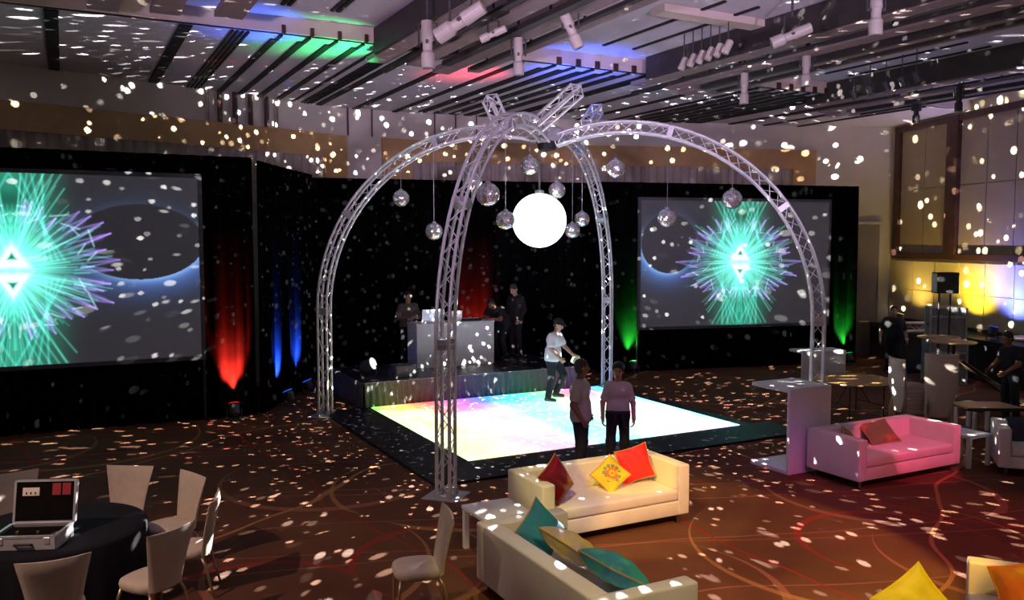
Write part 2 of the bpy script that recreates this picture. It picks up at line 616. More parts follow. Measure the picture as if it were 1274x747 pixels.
def drape(name, p0, p1, z0, z1, label, amp=0.055, wl=0.30, thick=0.03, seed=0, m=None, category='drape', extra=0.0):
    r = random.Random(seed)
    p0, p1 = Vector(p0[:2]), Vector(p1[:2])
    Ln = (p1 - p0).length
    t = (p1 - p0) / Ln
    n = Vector((t.y, -t.x))
    k = int(Ln / (wl / 10))
    zs = [z0, z0 + (z1 - z0) * 0.35, z0 + (z1 - z0) * 0.7, z1]
    V = []; F = []
    ph = r.random() * 6
    path = []
    for i in range(k + 1):
        s = Ln * i / k
        ph += (2 * PI * Ln / k / wl) * (1 + 0.45 * math.sin(s * 1.7 + seed) + 0.25 * math.sin(s * 4.3))
        path.append((s, ph))
    nz = len(zs)
    for side in (0, 1):
        for j, z in enumerate(zs):
            for i, (s, ph) in enumerate(path):
                a = amp * (1 + 0.35 * math.sin(s * 2.1 + seed)) * (1.0 - 0.35 * j / (nz - 1))
                off = a * math.sin(ph + 0.25 * j * math.sin(s)) - side * thick
                q = p0 + t * s + n * off
                V.append((q.x, q.y, z))
    w = k + 1
    for side in (0, 1):
        o = side * nz * w
        for j in range(nz - 1):
            for i in range(k):
                a, b, c, d = o + j * w + i, o + j * w + i + 1, o + (j + 1) * w + i + 1, o + (j + 1) * w + i
                F.append((a, b, c, d) if side == 0 else (d, c, b, a))
    o = nz * w
    for i in range(k):
        F.append((i + 1, i, o + i, o + i + 1))
        a = (nz - 1) * w
        F.append((a + i, a + i + 1, o + a + i + 1, o + a + i))
    for j in range(nz - 1):
        F.append((j * w, (j + 1) * w, o + (j + 1) * w, o + j * w))
        F.append((j * w + k, o + j * w + k, o + (j + 1) * w + k, (j + 1) * w + k))
    ob = MB().add(V, F).build(name, m or m_drape, None, smooth=True)
    tag(ob, label, category)
    return ob


ZDL, ZDR = 5.15, 5.05
DL0 = G(0, 183, ZDL).to_2d(); DL1 = G(313, 196, ZDL).to_2d()
dl = (DL1 - DL0).normalized()
DLS = DL0 - dl * 3.4
DC0 = G(389, 225, 4.96).to_2d(); DC1 = G(745, 227, ZDR).to_2d() + Vector((0.0, 0.35))
DR0 = G(742, 226, ZDR).to_2d(); DR1 = G(1068, 232, ZDR).to_2d()
dr = (DR1 - DR0).normalized()
drape('drape', DLS, DL1, 0.01, ZDL, 'black drape run behind the left projection screen', seed=1)
drape('drape', DL1 + Vector((0.08, 0.12)), DC0 + Vector((-0.02, -0.1)), 0.01, ZDR + 0.05, 'black drape turned sideways with blue uplight, left of the stage', seed=2)
drape('drape', DC0 + Vector((-0.25, 0.10)), DC1 + Vector((0.3, 0.0)), 0.01, ZDR, 'black drape across the back of the stage behind the booth', seed=3)
drape('drape', DR0, DR1, 0.01, ZDR, 'black drape run behind the right projection screen', seed=4)

# ------------------------------------------------------------------ projection screens
def screen_art(nx, ny, asp, cx, cy, planet, seed, flip):
    """video still: green kaleidoscope star with violet tips and an eclipsed planet"""
    r = np.random.default_rng(seed)
    X, Y = np.meshgrid(np.linspace(0, asp, nx), np.linspace(0, 1, ny), indexing='xy')
    img = np.zeros((ny, nx, 3)) + np.array([0.029, 0.027, 0.035])
    px, py, prx, pry = planet
    d = np.sqrt(((X - px) / prx) ** 2 + ((Y - py) / pry) ** 2)
    out = np.clip(d - 1, 0, None)
    side = np.clip(0.10 + 0.75 * ((X - px) / prx * flip) * 0.6 - 0.75 * ((Y - py) / pry), 0.06, 1.3)
    rim = np.exp(-out * 5.0) * (d > 1)
    img += (rim * side)[..., None] * np.array([0.10, 0.28, 0.85])
    img += (np.exp(-out * 22) * (d > 1) * side)[..., None] * np.array([0.30, 0.50, 0.65])
    dk = 1 / (1 + np.exp((d - 1) * 60))
    img = img * (1 - dk[..., None]) + np.array([0.020, 0.019, 0.026]) * dk[..., None]
    d2 = np.sqrt(((X - px - flip * prx * 1.0) / 0.075) ** 2 + ((Y - py) / 0.05) ** 2) if flip > 0 else np.full_like(X, 9)
    dk = 1 / (1 + np.exp((d2 - 1) * 20))
    img = img * (1 - dk[..., None]) + np.array([0.022, 0.02, 0.03]) * dk[..., None]
    x, y = np.abs(X - cx), Y - cy
    rr = np.sqrt(x * x + y * y)
    # glow, diamond shaped
    dm = np.abs(x) * 1.35 + np.abs(y) * 0.62
    img += np.exp(-(dm / 0.27) ** 2)[..., None] * np.array([0.0, 0.62, 0.40])
    img += np.exp(-(rr / 0.17) ** 2)[..., None] * np.array([0.30, 0.95, 0.80])
    img += (np.exp(-(x / 0.22) ** 4) * np.clip(0.35 + 0.5 * np.abs(y), 0, 1))[..., None] * np.array([0.0, 0.26, 0.13])
    band = (np.exp(-(x / 0.11) ** 2) * (np.exp(-((y - 0.36) / 0.06) ** 2) + np.exp(-((y + 0.3) / 0.07) ** 2)))
    img *= (1 - 0.65 * np.clip(band, 0, 1))[..., None]

    def line(p, q, w, c, tip=None):
        nonlocal img
        p, q = np.array(p), np.array(q)
        v = q - p
        t = np.clip(((x - p[0]) * v[0] + (y - p[1]) * v[1]) / (v @ v), 0, 1)
        dd = np.hypot(x - p[0] - t * v[0], y - p[1] - t * v[1])
        g = np.exp(-(dd / w) ** 2)
        cc = np.array(c)
        if tip is None:
            img = img + g[..., None] * cc
        else:
            img = img + g[..., None] * (cc * (1 - t[..., None]) + np.array(tip) * t[..., None])
    for k in range(90):
        a = r.uniform(-PI / 2, PI / 2)
        L0 = r.uniform(0.25, 0.62) * (1.0 if abs(a) > 1 else 0.8)
        line((0.02 * math.cos(a), 0.06 * math.sin(a)), (L0 * math.cos(a), L0 * math.sin(a)), r.uniform(0.0025, 0.005), np.array([0.10, 0.55, 0.42]) * r.uniform(0.2, 0.8))
    for k in range(21):
        a = R(-82 + 164 * k / 20 + r.uniform(-3, 3))
        rad = (0.36 + 0.16 * math.cos(a) ** 2) * r.uniform(0.86, 1.1)
        tip = np.array([math.cos(a) * rad, math.sin(a) * rad * 0.92])
        c = np.array([0.30, 0.15, 0.62]) * r.uniform(0.5, 1.0)
        for da, rb in ((r.uniform(0.06, 0.13), r.uniform(0.5, 0.7)), (-r.uniform(0.06, 0.13), r.uniform(0.5, 0.7))):
            q = np.array([math.cos(a + da) * rad * rb, math.sin(a + da) * rad * rb])
            line(q, tip, 0.0045, np.array([0.06, 0.22, 0.30]), c)
        line(tip * 0.70, tip * 0.9, 0.013, c * 0.15, c * 0.45)
        line(tip * 0.25, tip, 0.0035, (0.05, 0.40, 0.36), c)
        b2 = np.array([math.cos(a) * rad * 0.72, math.sin(a) * rad * 0.8])
        line(b2 + r.uniform(-0.05, 0.05, 2), b2 + r.uniform(-0.05, 0.05, 2), 0.004, (0.30, 0.50, 0.58))
    for s in (1, -1):
        for k in range(4):
            line((0.0 + 0.05 * k, 0.5 * s), (0.24 - 0.03 * k, 0.05 * s), 0.006, np.array([0.05, 0.35, 0.30]))
            line((0.24 - 0.04 * k, 0.5 * s), (0.0, (0.1 + 0.05 * k) * s), 0.005, np.array([0.05, 0.32, 0.25]))
    # white core with two dark triangles
    for (yc, s, h) in ((0.075, 1, 0.085), (-0.085, -1, 0.095)):
        tri = np.maximum((y - yc) * s * 0.62 + x * 1.0 - 0.022, -(y - yc) * s - 0.045)
        img += np.exp(-(np.clip(tri, 0, None) / 0.022) ** 2)[..., None] * np.array([0.9, 0.95, 0.8])
        tri2 = np.maximum((y - yc) * s * 0.62 + x * 1.0 - 0.012, -(y - yc) * s - 0.024)
        dk = 1 / (1 + np.exp(np.clip(tri2 / 0.003, -30, 30)))
        img = img * (1 - dk[..., None]) + np.array([0.0, 0.25, 0.13]) * dk[..., None]
    # thin constellation lines on the planet
    return np.clip(img, 0, 1.25)


def make_screen(name, a, b, z0, z1, art, label, sag=0.0):
    """a, b: plan points of the two lower corners, seen left and right"""
    a, b = Vector(a), Vector(b)
    t = (b - a).normalized()
    n = Vector((t.y, -t.x))
    W = (b - a).length
    Hh = z1 - z0
    root = empty(name, ((a.x + b.x) / 2, (a.y + b.y) / 2, z0), math.atan2(t.y, t.x), label, 'screen', 'projection screens')
    ny, nx, _ = art.shape
    xs = np.linspace(-W / 2, W / 2, nx); zs = np.linspace(0, Hh, ny)
    XX, ZZ = np.meshgrid(xs, zs, indexing='xy')
    co = np.stack([XX.ravel(), np.full(XX.size, -0.035), ZZ.ravel()], 1)
    I = np.arange(nx * ny).reshape(ny, nx)
    F = np.stack([I[:-1, :-1], I[:-1, 1:], I[1:, 1:], I[1:, :-1]], -1).reshape(-1, 4)
    me = bpy.data.meshes.new('projected_picture')
    me.from_pydata(co.tolist(), [], F.tolist())
    ca = me.color_attributes.new('picture', 'FLOAT_COLOR', 'POINT')
    rgba = np.ones((nx * ny, 4), dtype=np.float32)
    rgba[:, :3] = art.reshape(-1, 3)
    ca.data.foreach_set('color', rgba.ravel())
    if 'projected_picture' not in MAT:
        m = bpy.data.materials.new('projected_picture'); m.use_nodes = True
        nt = m.node_tree
        bs = nt.nodes['Principled BSDF']
        at = nt.nodes.new('ShaderNodeVertexColor'); at.layer_name = 'picture'
        nt.links.new(at.outputs['Color'], bs.inputs['Emission Color'])
        bs.inputs['Emission Strength'].default_value = 0.85
        bs.inputs['Base Color'].default_value = (0.06, 0.06, 0.06, 1)
        bs.inputs['Roughness'].default_value = 0.7
        m.cycles.emission_sampling = 'NONE'
        MAT['projected_picture'] = m
    me.materials.append(MAT['projected_picture'])
    o = bpy.data.objects.new('projected_picture', me)
    col.objects.link(o); o.parent = root
    MB().box((0, 0, Hh / 2), (W + 0.16, 0.05, Hh + 0.16)).build('screen_surround', mat('screen_border', (0.05, 0.05, 0.06), 0.6), root)
    for sx in (-1, 1):
        MB().tube([(sx * (W / 2 + 0.05), 0.06, -z0 + 0.02), (sx * (W / 2 + 0.05), 0.06, 0.1)], 0.025).build('leg', m_black, root)
    return root


def on_line(p, t, px):
    d = Vector((px - IW / 2, FPX * 1.0024))
    det = d.x * (-t.y) + t.x * d.y
    return d * ((p.x * (-t.y) + t.x * p.y) / det)


nL = Vector((dl.y, -dl.x)) * 0.24
sb = on_line(DL0 + nL, dl, 247)
WL_ = 5.7
sa = sb - dl * WL_
HL = 4.69 - 1.29
scx = (on_line(DL0 + nL, dl, 14) - sa).length / HL
spx = (on_line(DL0 + nL, dl, 174) - sa).length / HL
make_screen('projection_screen', sa, sb, 1.29, 4.69, screen_art(430, 260, WL_ / HL, scx, 0.50, (spx, 0.645, 0.33, 0.205), 3, 1),
            'large left projection screen showing green star and eclipsed planet')
nR = Vector((dr.y, -dr.x)) * 0.24
sa = on_line(DR0 + nR, dr, 797); sb = on_line(DR0 + nR, dr, 1030)
WR_ = (sb - sa).length; HR = 4.57 - 1.22
make_screen('projection_screen', sa, sb, 1.22, 4.57, screen_art(330, 230, WR_ / HR, WR_ / HR * 0.515, 0.515, (0.24, 0.66, 0.24, 0.235), 5, -1),
            'smaller right projection screen framed by the arch leg')
# ------------------------------------------------------------------ LED dance floor
def led_material():
    m = bpy.data.materials.new('led_floor_tile'); m.use_nodes = True
    nt = m.node_tree; N, L = nt.nodes, nt.links
    b = N['Principled BSDF']
    b.inputs['Base Color'].default_value = (0.75, 0.75, 0.75, 1)
    b.inputs['Roughness'].default_value = 0.25
    g = N.new('ShaderNodeNewGeometry')
    mp = N.new('ShaderNodeMapping'); mp.inputs['Rotation'].default_value = (0, 0, -AX)
    L.new(g.outputs['Position'], mp.inputs['Vector'])
    # bands of hue that drift across the floor, like a running rainbow
    sp = N.new('ShaderNodeSeparateXYZ'); L.new(mp.outputs[0], sp.inputs[0])
    no = N.new('ShaderNodeTexNoise'); no.inputs['Scale'].default_value = 0.6
    L.new(mp.outputs[0], no.inputs['Vector'])

    def mth(op, a, c):
        n = N.new('ShaderNodeMath'); n.operation = op
        for i, x in enumerate((a, c)):
            if isinstance(x, (int, float)): n.inputs[i].default_value = x
            else: L.new(x, n.inputs[i])
        return n.outputs[0]
    t = mth('ADD', mth('DIVIDE', mth('SUBTRACT', sp.outputs['X'], 5.3), 5.9), mth('MULTIPLY', mth('SUBTRACT', no.outputs['Fac'], 0.5), 0.12))
    rp = N.new('ShaderNodeValToRGB')
    cr = rp.color_ramp
    stops = [(0.0, (0.55, 1.0, 0.60)), (0.12, (1.0, 0.95, 0.42)), (0.26, (1.0, 0.55, 0.55)), (0.38, (0.80, 0.50, 1.0)), (0.48, (0.35, 0.75, 1.0)),
             (0.58, (0.33, 0.95, 0.95)), (0.68, (0.62, 1.0, 0.80)), (0.80, (1.0, 0.75, 0.80)), (0.90, (0.80, 0.60, 1.0)), (1.0, (0.40, 0.95, 1.0))]
    cr.elements[0].position, cr.elements[0].color = stops[0][0], (*stops[0][1], 1)
    cr.elements[1].position, cr.elements[1].color = stops[-1][0], (*stops[-1][1], 1)
    for p, c in stops[1:-1]:
        e = cr.elements.new(p); e.color = (*c, 1)
    L.new(t, rp.inputs['Fac'])
    n3 = N.new('ShaderNodeTexNoise'); n3.inputs['Scale'].default_value = 0.9; n3.inputs['Detail'].default_value = 2
    L.new(mp.outputs[0], n3.inputs['Vector'])
    mr = N.new('ShaderNodeMapRange'); mr.inputs['From Min'].default_value = 0.35; mr.inputs['From Max'].default_value = 0.62
    mr.inputs['To Min'].default_value = 1.45; mr.inputs['To Max'].default_value = 2.1
    L.new(n3.outputs['Fac'], mr.inputs['Value'])
    # the back row and a few drifting patches run at full saturation
    sat = mth('MULTIPLY', mth('SUBTRACT', sp.outputs['Y'], 12.02 + 3.55), 1.1)
    ss = N.new('ShaderNodeClamp'); L.new(mth('ADD', sat, mth('MULTIPLY', mth('SUBTRACT', 0.5, n3.outputs['Fac']), 2.2)), ss.inputs['Value'])
    ss.inputs['Max'].default_value = 0.85
    g0 = N.new('ShaderNodeGamma'); g0.inputs['Gamma'].default_value = 1.2; L.new(rp.outputs['Color'], g0.inputs['Color'])
    pw2 = N.new('ShaderNodeGamma'); pw2.inputs['Gamma'].default_value = 5.0
    L.new(rp.outputs['Color'], pw2.inputs['Color'])
    mxs = N.new('ShaderNodeMix'); mxs.data_type = 'RGBA'
    L.new(ss.outputs[0], mxs.inputs['Factor']); L.new(g0.outputs['Color'], mxs.inputs['A']); L.new(pw2.outputs[0], mxs.inputs['B'])
    L.new(mxs.outputs['Result'], b.inputs['Emission Color'])
    L.new(mr.outputs['Result'], b.inputs['Emission Strength'])
    return m


DFU, DFV = 5.62, 4.85
df = empty('led_dance_floor', UV(0, 0, 0), AX, 'glowing LED dance floor with black border in front of the stage', 'dance floor')
MB().box((DFU / 2, DFV / 2, 0.01), (DFU, DFV, 0.02)).build('tray', m_black, df)
m_led = led_material()
nu, nv = 6, 5
tw, td = DFU / nu, DFV / nv
tile0 = None
for i in range(nu):
    for j in range(nv):
        if tile0 is None:
            tile0 = MB().rbox((0, 0, 0), (tw - 0.012, td - 0.012, 0.03), 0.006, 1).build('led_tile', m_led, df)
            o = tile0
        else:
            o = tile0.copy(); col.objects.link(o)
        o.location = ((i + 0.5) * tw, (j + 0.5) * td, 0.036)
m_border = mat('black_gloss_floor', (0.007, 0.006, 0.010), 0.5, var=0.2, spec=0.15)
bw = 0.98
for (u0, u1, v0, v1) in ((-bw, 1.9, -bw, -0.004), (1.906, 4.4, -bw, -0.004), (4.406, DFU + bw * 0.75, -bw, -0.004),
                         (-bw, -0.004, 0, 1.2), (-bw, -0.004, 1.206, 2.6), (-bw, -0.004, 2.606, DFV + 0.05), (DFU + 0.004, DFU + 0.3, 0, 2.4), (DFU + 0.004, DFU + 0.3, 2.406, DFV)):
    MB().rbox(((u0 + u1) / 2, (v0 + v1) / 2, 0.021), (u1 - u0, v1 - v0, 0.04), 0.006, 1).build('border_panel', m_border, df)

# ------------------------------------------------------------------ stage
ZS = 0.55
SU0, SU1, SV0, SV1 = -0.12, 5.15, DFV + 0.08, 8.6
st = empty('stage', UV(SU0, SV0, 0), AX, 'low black stage with pleated skirt behind the LED floor', 'stage')
m_deck = mat('stage_deck', (0.014, 0.014, 0.02), 0.4, var=0.3, scale=4)
nd = 4
for i in range(nd):
    w = (SU1 - SU0) / nd
    MB().rbox(((i + 0.5) * w, 1.2, ZS - 0.04), (w - 0.01, 2.39, 0.08), 0.008, 1).build('deck_panel', m_deck, st)
    for q in (0.1, w - 0.1):
        for yy in (0.15, 2.25):
            MB().tube([(i * w + q, yy, 0), (i * w + q, yy, ZS - 0.07)], 0.025).build('leg', m_black, st)
m_skirt = mat('stage_skirt_cloth', (0.11, 0.105, 0.11), 0.8, var=0.15)
W_ = SU1 - SU0
V = []; F = []
k = int(W_ / 0.015)
for j, z in enumerate((0.02, 0.2, 0.4, ZS - 0.005)):
    for i in range(k + 1):
        s = W_ * i / k
        a = 0.035 * (1 - 0.6 * j / 3)
        V.append((s + 0.05 * math.sin(s * 3) * (3 - j) / 3, -0.045 - a * math.sin(s * 2 * PI / 0.14 + 1.2 * math.sin(s * 2.3) + 0.3 * j), z))
for j in range(3):
    for i in range(k):
        F.append((j * (k + 1) + i, j * (k + 1) + i + 1, (j + 1) * (k + 1) + i + 1, (j + 1) * (k + 1) + i))
MB().add(V, F).build('skirt', m_skirt, st, smooth=True)
MB().box((W_ / 2, -0.03, ZS + 0.003), (W_, 0.07, 0.012)).build('edge_trim', mat('edge_trim_grey', (0.2, 0.19, 0.24), 0.4), st)
V = []; F = []
k = 110
for j, z in enumerate((0.02, 0.25, ZS - 0.005)):
    for i in range(k + 1):
        s = 2.35 * i / k
        V.append((-0.02 - 0.03 * math.sin(s * 2 * PI / 0.15), s, z))
for j in range(2):
    for i in range(k):
        F.append((j * (k + 1) + i, j * (k + 1) + i + 1, (j + 1) * (k + 1) + i + 1, (j + 1) * (k + 1) + i))
MB().add(V, F).build('skirt', m_skirt, st, smooth=True)

# ------------------------------------------------------------------ truss arch
m_alu = mat('aluminium_truss', (0.80, 0.80, 0.83), 0.40, 0.45, var=0.1, scale=8)
m_alud = mat('aluminium_plate', (0.50, 0.50, 0.53), 0.42, 0.7, var=0.15)
LEG = {'A': (-1.0, 4.68), 'B': (-1.0, -1.42), 'C': (6.05, -1.42), 'D': (5.85, 4.80)}
CU, CV = 2.40, 1.72
CTR = UV(CU, CV, 0)
dome = empty('truss_arch', CTR, 0, 'aluminium truss dome of four crossing arch legs over the dance floor', 'truss')
HS = 0.096
Z1, ARC_R = 2.1, 3.45


def lattice_along(pts, frames, name, parent, extra_faces=(0, 1, 2, 3), step=0.26):
    """box truss: four chords and a zig-zag on each face; pts centre line, frames (x, y) cross axes"""
    corners = [(-1, -1), (1, -1), (1, 1), (-1, 1)]

    def cpt(i, c):
        x, y = frames[i]
        return pts[i] + x * (HS * c[0]) + y * (HS * c[1])
    seg = MB()
    seg.tube([cpt(i, corners[0]) for i in range(len(pts))], 0.025, 8)
    part = autosmooth(seg.build(name, m_alu, parent), 60)
    for c in corners[1:]:
        autosmooth(MB().tube([cpt(i, c) for i in range(len(pts))], 0.025, 8).build('chord', m_alu, part), 60)
    # lattice
    cum = [0.0]
    for a, b in zip(pts, pts[1:]): cum.append(cum[-1] + (b - a).length)
    nst = max(2, int(round(cum[-1] / step)))

    def at(s, c):
        for i in range(len(pts) - 1):
            if s <= cum[i + 1] + 1e-9:
                t = (s - cum[i]) / (cum[i + 1] - cum[i])
                return cpt(i, c).lerp(cpt(i + 1, c), t)
        return cpt(len(pts) - 1, c)
    for fi in extra_faces:
        c0, c1 = corners[fi], corners[(fi + 1) % 4]
        mb = MB()
        for q in range(nst):
            s0, s1 = cum[-1] * q / nst, cum[-1] * (q + 1) / nst
            a, b = (c0, c1) if (q + fi) % 2 == 0 else (c1, c0)
            mb.tube([at(s0, a), at(s1, b)], 0.0075, 5, cap=False)
        for s in (0.0, cum[-1]):
            mb.tube([at(s, c0), at(s, c1)], 0.012, 5, cap=False)
        mb.build('lattice', m_alu, part)
    return part


DIRS = {}
for kk, (lu, lv) in LEG.items():
    base = UV(lu, lv, 0) - CTR
    rd = Vector((base.x, base.y, 0))
    Rd = rd.length
    e = rd / Rd
    DIRS[kk] = e
    tng = Vector((-e.y, e.x, 0))
    leg = lattice_along([e * Rd + Vector((0, 0, z)) for z in (0.03, Z1)], [(e, tng)] * 2, 'leg', dome)
    MB().rbox(e * Rd + Vector((0, 0, 0.008)), (0.52, 0.52, 0.016), 0.004, 1, Matrix.Rotation(math.atan2(e.y, e.x), 3, 'Z')).build('base_plate', m_alud, leg)
    for sx, sy in ((-1, -1), (1, -1), (1, 1), (-1, 1)):
        MB().lathe([(0.045, 0), (0.045, 0.05), (0.034, 0.09)], 10, e * (Rd + sx * HS) + tng * (sy * HS) + Vector((0, 0, 0.016))).build('spigot', m_alud, leg)
    # connector plates at the joint
    MB().box(e * Rd + Vector((0, 0, Z1)), (2 * HS, 2 * HS, 0.14), Matrix.Rotation(math.atan2(e.y, e.x), 3, 'Z')).build('connector', m_alud, leg)
    # arch
    a_end = math.acos(max(-1, min(1, -(Rd - ARC_R - 0.16) / ARC_R)))
    pts, fr = [], []
    n = 22
    for i in range(n + 1):
        th = a_end * i / n
        ro = Vector((math.cos(th), 0, math.sin(th)))
        p = e * (Rd - ARC_R + ARC_R * math.cos(th)) + Vector((0, 0, Z1 + ARC_R * math.sin(th)))
        pts.append(p)
        fr.append((e * ro.x + Vector((0, 0, ro.z)), tng))
    arc = lattice_along(pts, fr, 'arch', dome, step=0.24)
    for i in (7, 15):
        p, (x, y) = pts[i], fr[i]
        d = x.cross(y).normalized()
        M3 = Matrix((x, y, d)).transposed()
        MB().box(p, (2 * HS, 2 * HS + 0.06, 0.1), M3).build('connector', m_alud, arc)

ZH = Z1 + ARC_R - 0.10
MB().lathe([(0.05, -0.3), (0.16, -0.27), (0.2, -0.12), (0.16, -0.05)], 16, (0, 0, ZH)).build('hub', m_black, dome)
MB().rbox((0, 0, ZH), (0.42, 0.42, 0.26), 0.03, 2, Matrix.Rotation(R(20), 3, 'Z')).build('hub_block', m_alud, dome)
# three straight stub trusses rising off the crown
for (p, q) in ((atY(664, 160, 15.3), atY(718, 112, 14.2)), (atY(622, 150, 15.4), atY(609, 122, 15.1)), (atY(730, 156, 16.6), atY(743, 136, 17.2))):
    p, q = p - CTR, q - CTR
    d = (q - p).normalized()
    x = d.cross(Vector((0, 0, 1))).normalized()
    y = x.cross(d).normalized()
    lattice_along([p, q], [(x, y)] * 2, 'stub_truss', dome, step=0.26)

# ------------------------------------------------------------------ globe and mirror balls
m_globe = mat('glowing_globe', (0.95, 0.95, 0.95), 0.4, var=0.0, emis=(0.93, 1.0, 0.97), estr=3.5)
m_wire = mat('steel_wire', (0.35, 0.35, 0.36), 0.4, 0.8)


def sphere(r, nu=48, nv=24):
    prof = [(r * math.sin(PI * i / nv) + 1e-4, -r * math.cos(PI * i / nv)) for i in range(nv + 1)]
    return MB().lathe(prof, nu)


GY = CTR.y
gp = atY(671, 274.5, GY)
gl = empty('globe_lamp', gp, 0, 'large glowing white globe hanging under the truss crown', 'globe lamp')
gr = 33.5 * GY / FPX
sphere(gr).build('globe', m_globe, gl, smooth=True)
MB().tube([(0, 0, gr - 0.01), (0, 0, Z1 + ARC_R - 0.36 - gp.z)], 0.018, 8).build('hanging_pole', m_wire, gl)
MB().lathe([(0.09, gr - 0.02), (0.08, gr + 0.05), (0.03, gr + 0.07)], 16).build('cap', m_alud, gl)


def mirror_material():
    m = bpy.data.materials.new('mirror_tile'); m.use_nodes = True
    nt = m.node_tree; N, L = nt.nodes, nt.links
    b = N['Principled BSDF']
    b.inputs['Metallic'].default_value = 0.75
    b.inputs['Roughness'].default_value = 0.22
    tc = N.new('ShaderNodeTexCoord')
    no = N.new('ShaderNodeTexVoronoi'); no.inputs['Scale'].default_value = 22
    L.new(tc.outputs['Object'], no.inputs['Vector'])
    sp = N.new('ShaderNodeSeparateColor'); L.new(no.outputs['Color'], sp.inputs[0])
    rp = N.new('ShaderNodeValToRGB')
    rp.color_ramp.elements[0].color = (0.7, 0.7, 0.72, 1); rp.color_ramp.elements[1].color = (0.97, 0.97, 0.97, 1)
    L.new(sp.outputs[0], rp.inputs['Fac']); L.new(rp.outputs['Color'], b.inputs['Base Color'])
    return m


m_mirror = mirror_material()
# one mirror ball of unit radius: small square tiles in rows, each tilted a hair, with dark grout between
bm_v, bm_f = [], []
rows = 15
rr_ = random.Random(5)
for i in range(rows):
    t0, t1 = PI * (i + 0.06) / rows, PI * (i + 0.94) / rows
    n = max(5, int(2 * rows * math.sin((t0 + t1) / 2)))
    for j in range(n):
        p0, p1 = 2 * PI * (j + 0.05) / n, 2 * PI * (j + 0.95) / n
        q = [Vector((math.sin(t) * math.cos(p), math.sin(t) * math.sin(p), math.cos(t))) for t, p in ((t0, p0), (t1, p0), (t1, p1), (t0, p1))]
        c = sum(q, Vector()) / 4
        ax = Vector((rr_.uniform(-1, 1), rr_.uniform(-1, 1), rr_.uniform(-1, 1))).normalized()
        rot = Matrix.Rotation(rr_.uniform(-0.22, 0.22), 3, ax)
        q = [c + rot @ (x - c) for x in q]
        o = len(bm_v)
        bm_v += [x * 1.0 for x in q]; bm_f.append((o, o + 1, o + 2, o + 3))
tiles = MB().add(bm_v, bm_f)
tiles_me = tiles.build('mirror_tiles', m_mirror)
core_me = sphere(0.965, 32, 16).build('ball_core', mat('ball_grout', (0.25, 0.25, 0.25), 0.5, 0.5), None, smooth=True)
BALLS = [  # px, py, radius px, depth
    (499, 247, 10.3, 'A', 'mirror ball hanging at the far left under the left arch'),
    (540, 288, 10.8, 'A', 'low mirror ball left of the front truss leg'),
    (590, 226, 10.5, 15.2, 'mirror ball half hidden behind the curve of the front arch'),
    (607, 242, 14.6, 13.6, 'biggest mirror ball, just right of the front arch'),
    (629, 274, 11.8, 14.6, 'mirror ball overlapping the left edge of the glowing globe'),
    (659, 206, 11.6, 15.6, 'mirror ball just above the glowing globe beside its pole'),
    (693, 237, 10.4, 16.8, 'mirror ball touching the upper right of the glowing globe'),
    (724, 273, 9.4, 17.8, 'mirror ball in front of the rear truss leg, upper of two'),
    (712, 287, 9.6, 17.4, 'mirror ball at the lower right of the glowing globe'),
    (766, 210, 11.6, 'C', 'mirror ball hanging high right of the rear truss leg'),
    (830, 271, 11.7, 'C', 'mirror ball over the left part of the right screen'),
    (911, 248, 12.2, 'C', 'rightmost mirror ball over the top edge of the right screen'),
]
BALLPOS = []
for i, (px, py, rp, dp, lab) in enumerate(BALLS):
    if isinstance(dp, str):
        e = DIRS[dp]
        o2, d2 = CTR.to_2d(), Vector((e.x, e.y))
        pt = on_line(o2, d2, px)
        Y = pt.y
    else:
        Y = dp
    p = atY(px, py, Y)
    r = rp * Y / FPX
    rt = empty('mirror_ball', p, random.uniform(0, 6), lab, 'mirror ball', 'mirror balls under the truss arch')
    if i == 0:
        a, b = tiles_me, core_me
    else:
        a, b = tiles_me.copy(), core_me.copy()
        col.objects.link(a); col.objects.link(b)
    for q in (a, b):
        q.parent = rt; q.scale = (r, r, r)
    # height of the arch above
    dxy = (p - CTR).to_2d()
    best = None
    for kk, e in DIRS.items():
        t = dxy.dot(Vector((e.x, e.y)))
        if t <= 0: continue
        off = (dxy - Vector((e.x, e.y)) * t).length
        if best is None or off < best[0]: best = (off, t, kk)
    base = UV(*LEG[best[2]], 0) - CTR
    xx = best[1] - (base.length - ARC_R)
    zt = Z1 + math.sqrt(max(0.01, ARC_R ** 2 - xx ** 2)) - HS
    MB().tube([(0, 0, r * 0.98), (0, 0, max(r + 0.1, zt - p.z))], 0.006, 6).build('hanging_wire', m_wire, rt)
    MB().lathe([(r * 0.25, r * 0.95), (r * 0.22, r * 1.08), (r * 0.06, r * 1.16)], 12).build('cap', m_alud, rt)
    BALLPOS.append((p, r))

# the beams the balls throw: below and above some of the balls
for i, (bi, sgn, sd, sc, thr, stg) in enumerate([(1, -1, 1.3, 23.0, 0.185, 1.0), (3, -1, 2.9, 30.0, 0.20, 1.0), (10, -1, 4.4, 25.0, 0.185, 1.0),
                                                  (0, 1, 5.2, 18.0, 0.15, 1.0), (9, 1, 8.3, 20.0, 0.16, 1.0), (3, 1, 11.7, 24.0, 0.19, 1.0)]):
    p, r = BALLPOS[bi]
    speckle('mirror_ball_beams', p + Vector((0, 0, sgn * (r + 0.03))), 60000, 0.002 * stg * (4.2 if sgn < 0 else 1.2), sc, thr, sd)

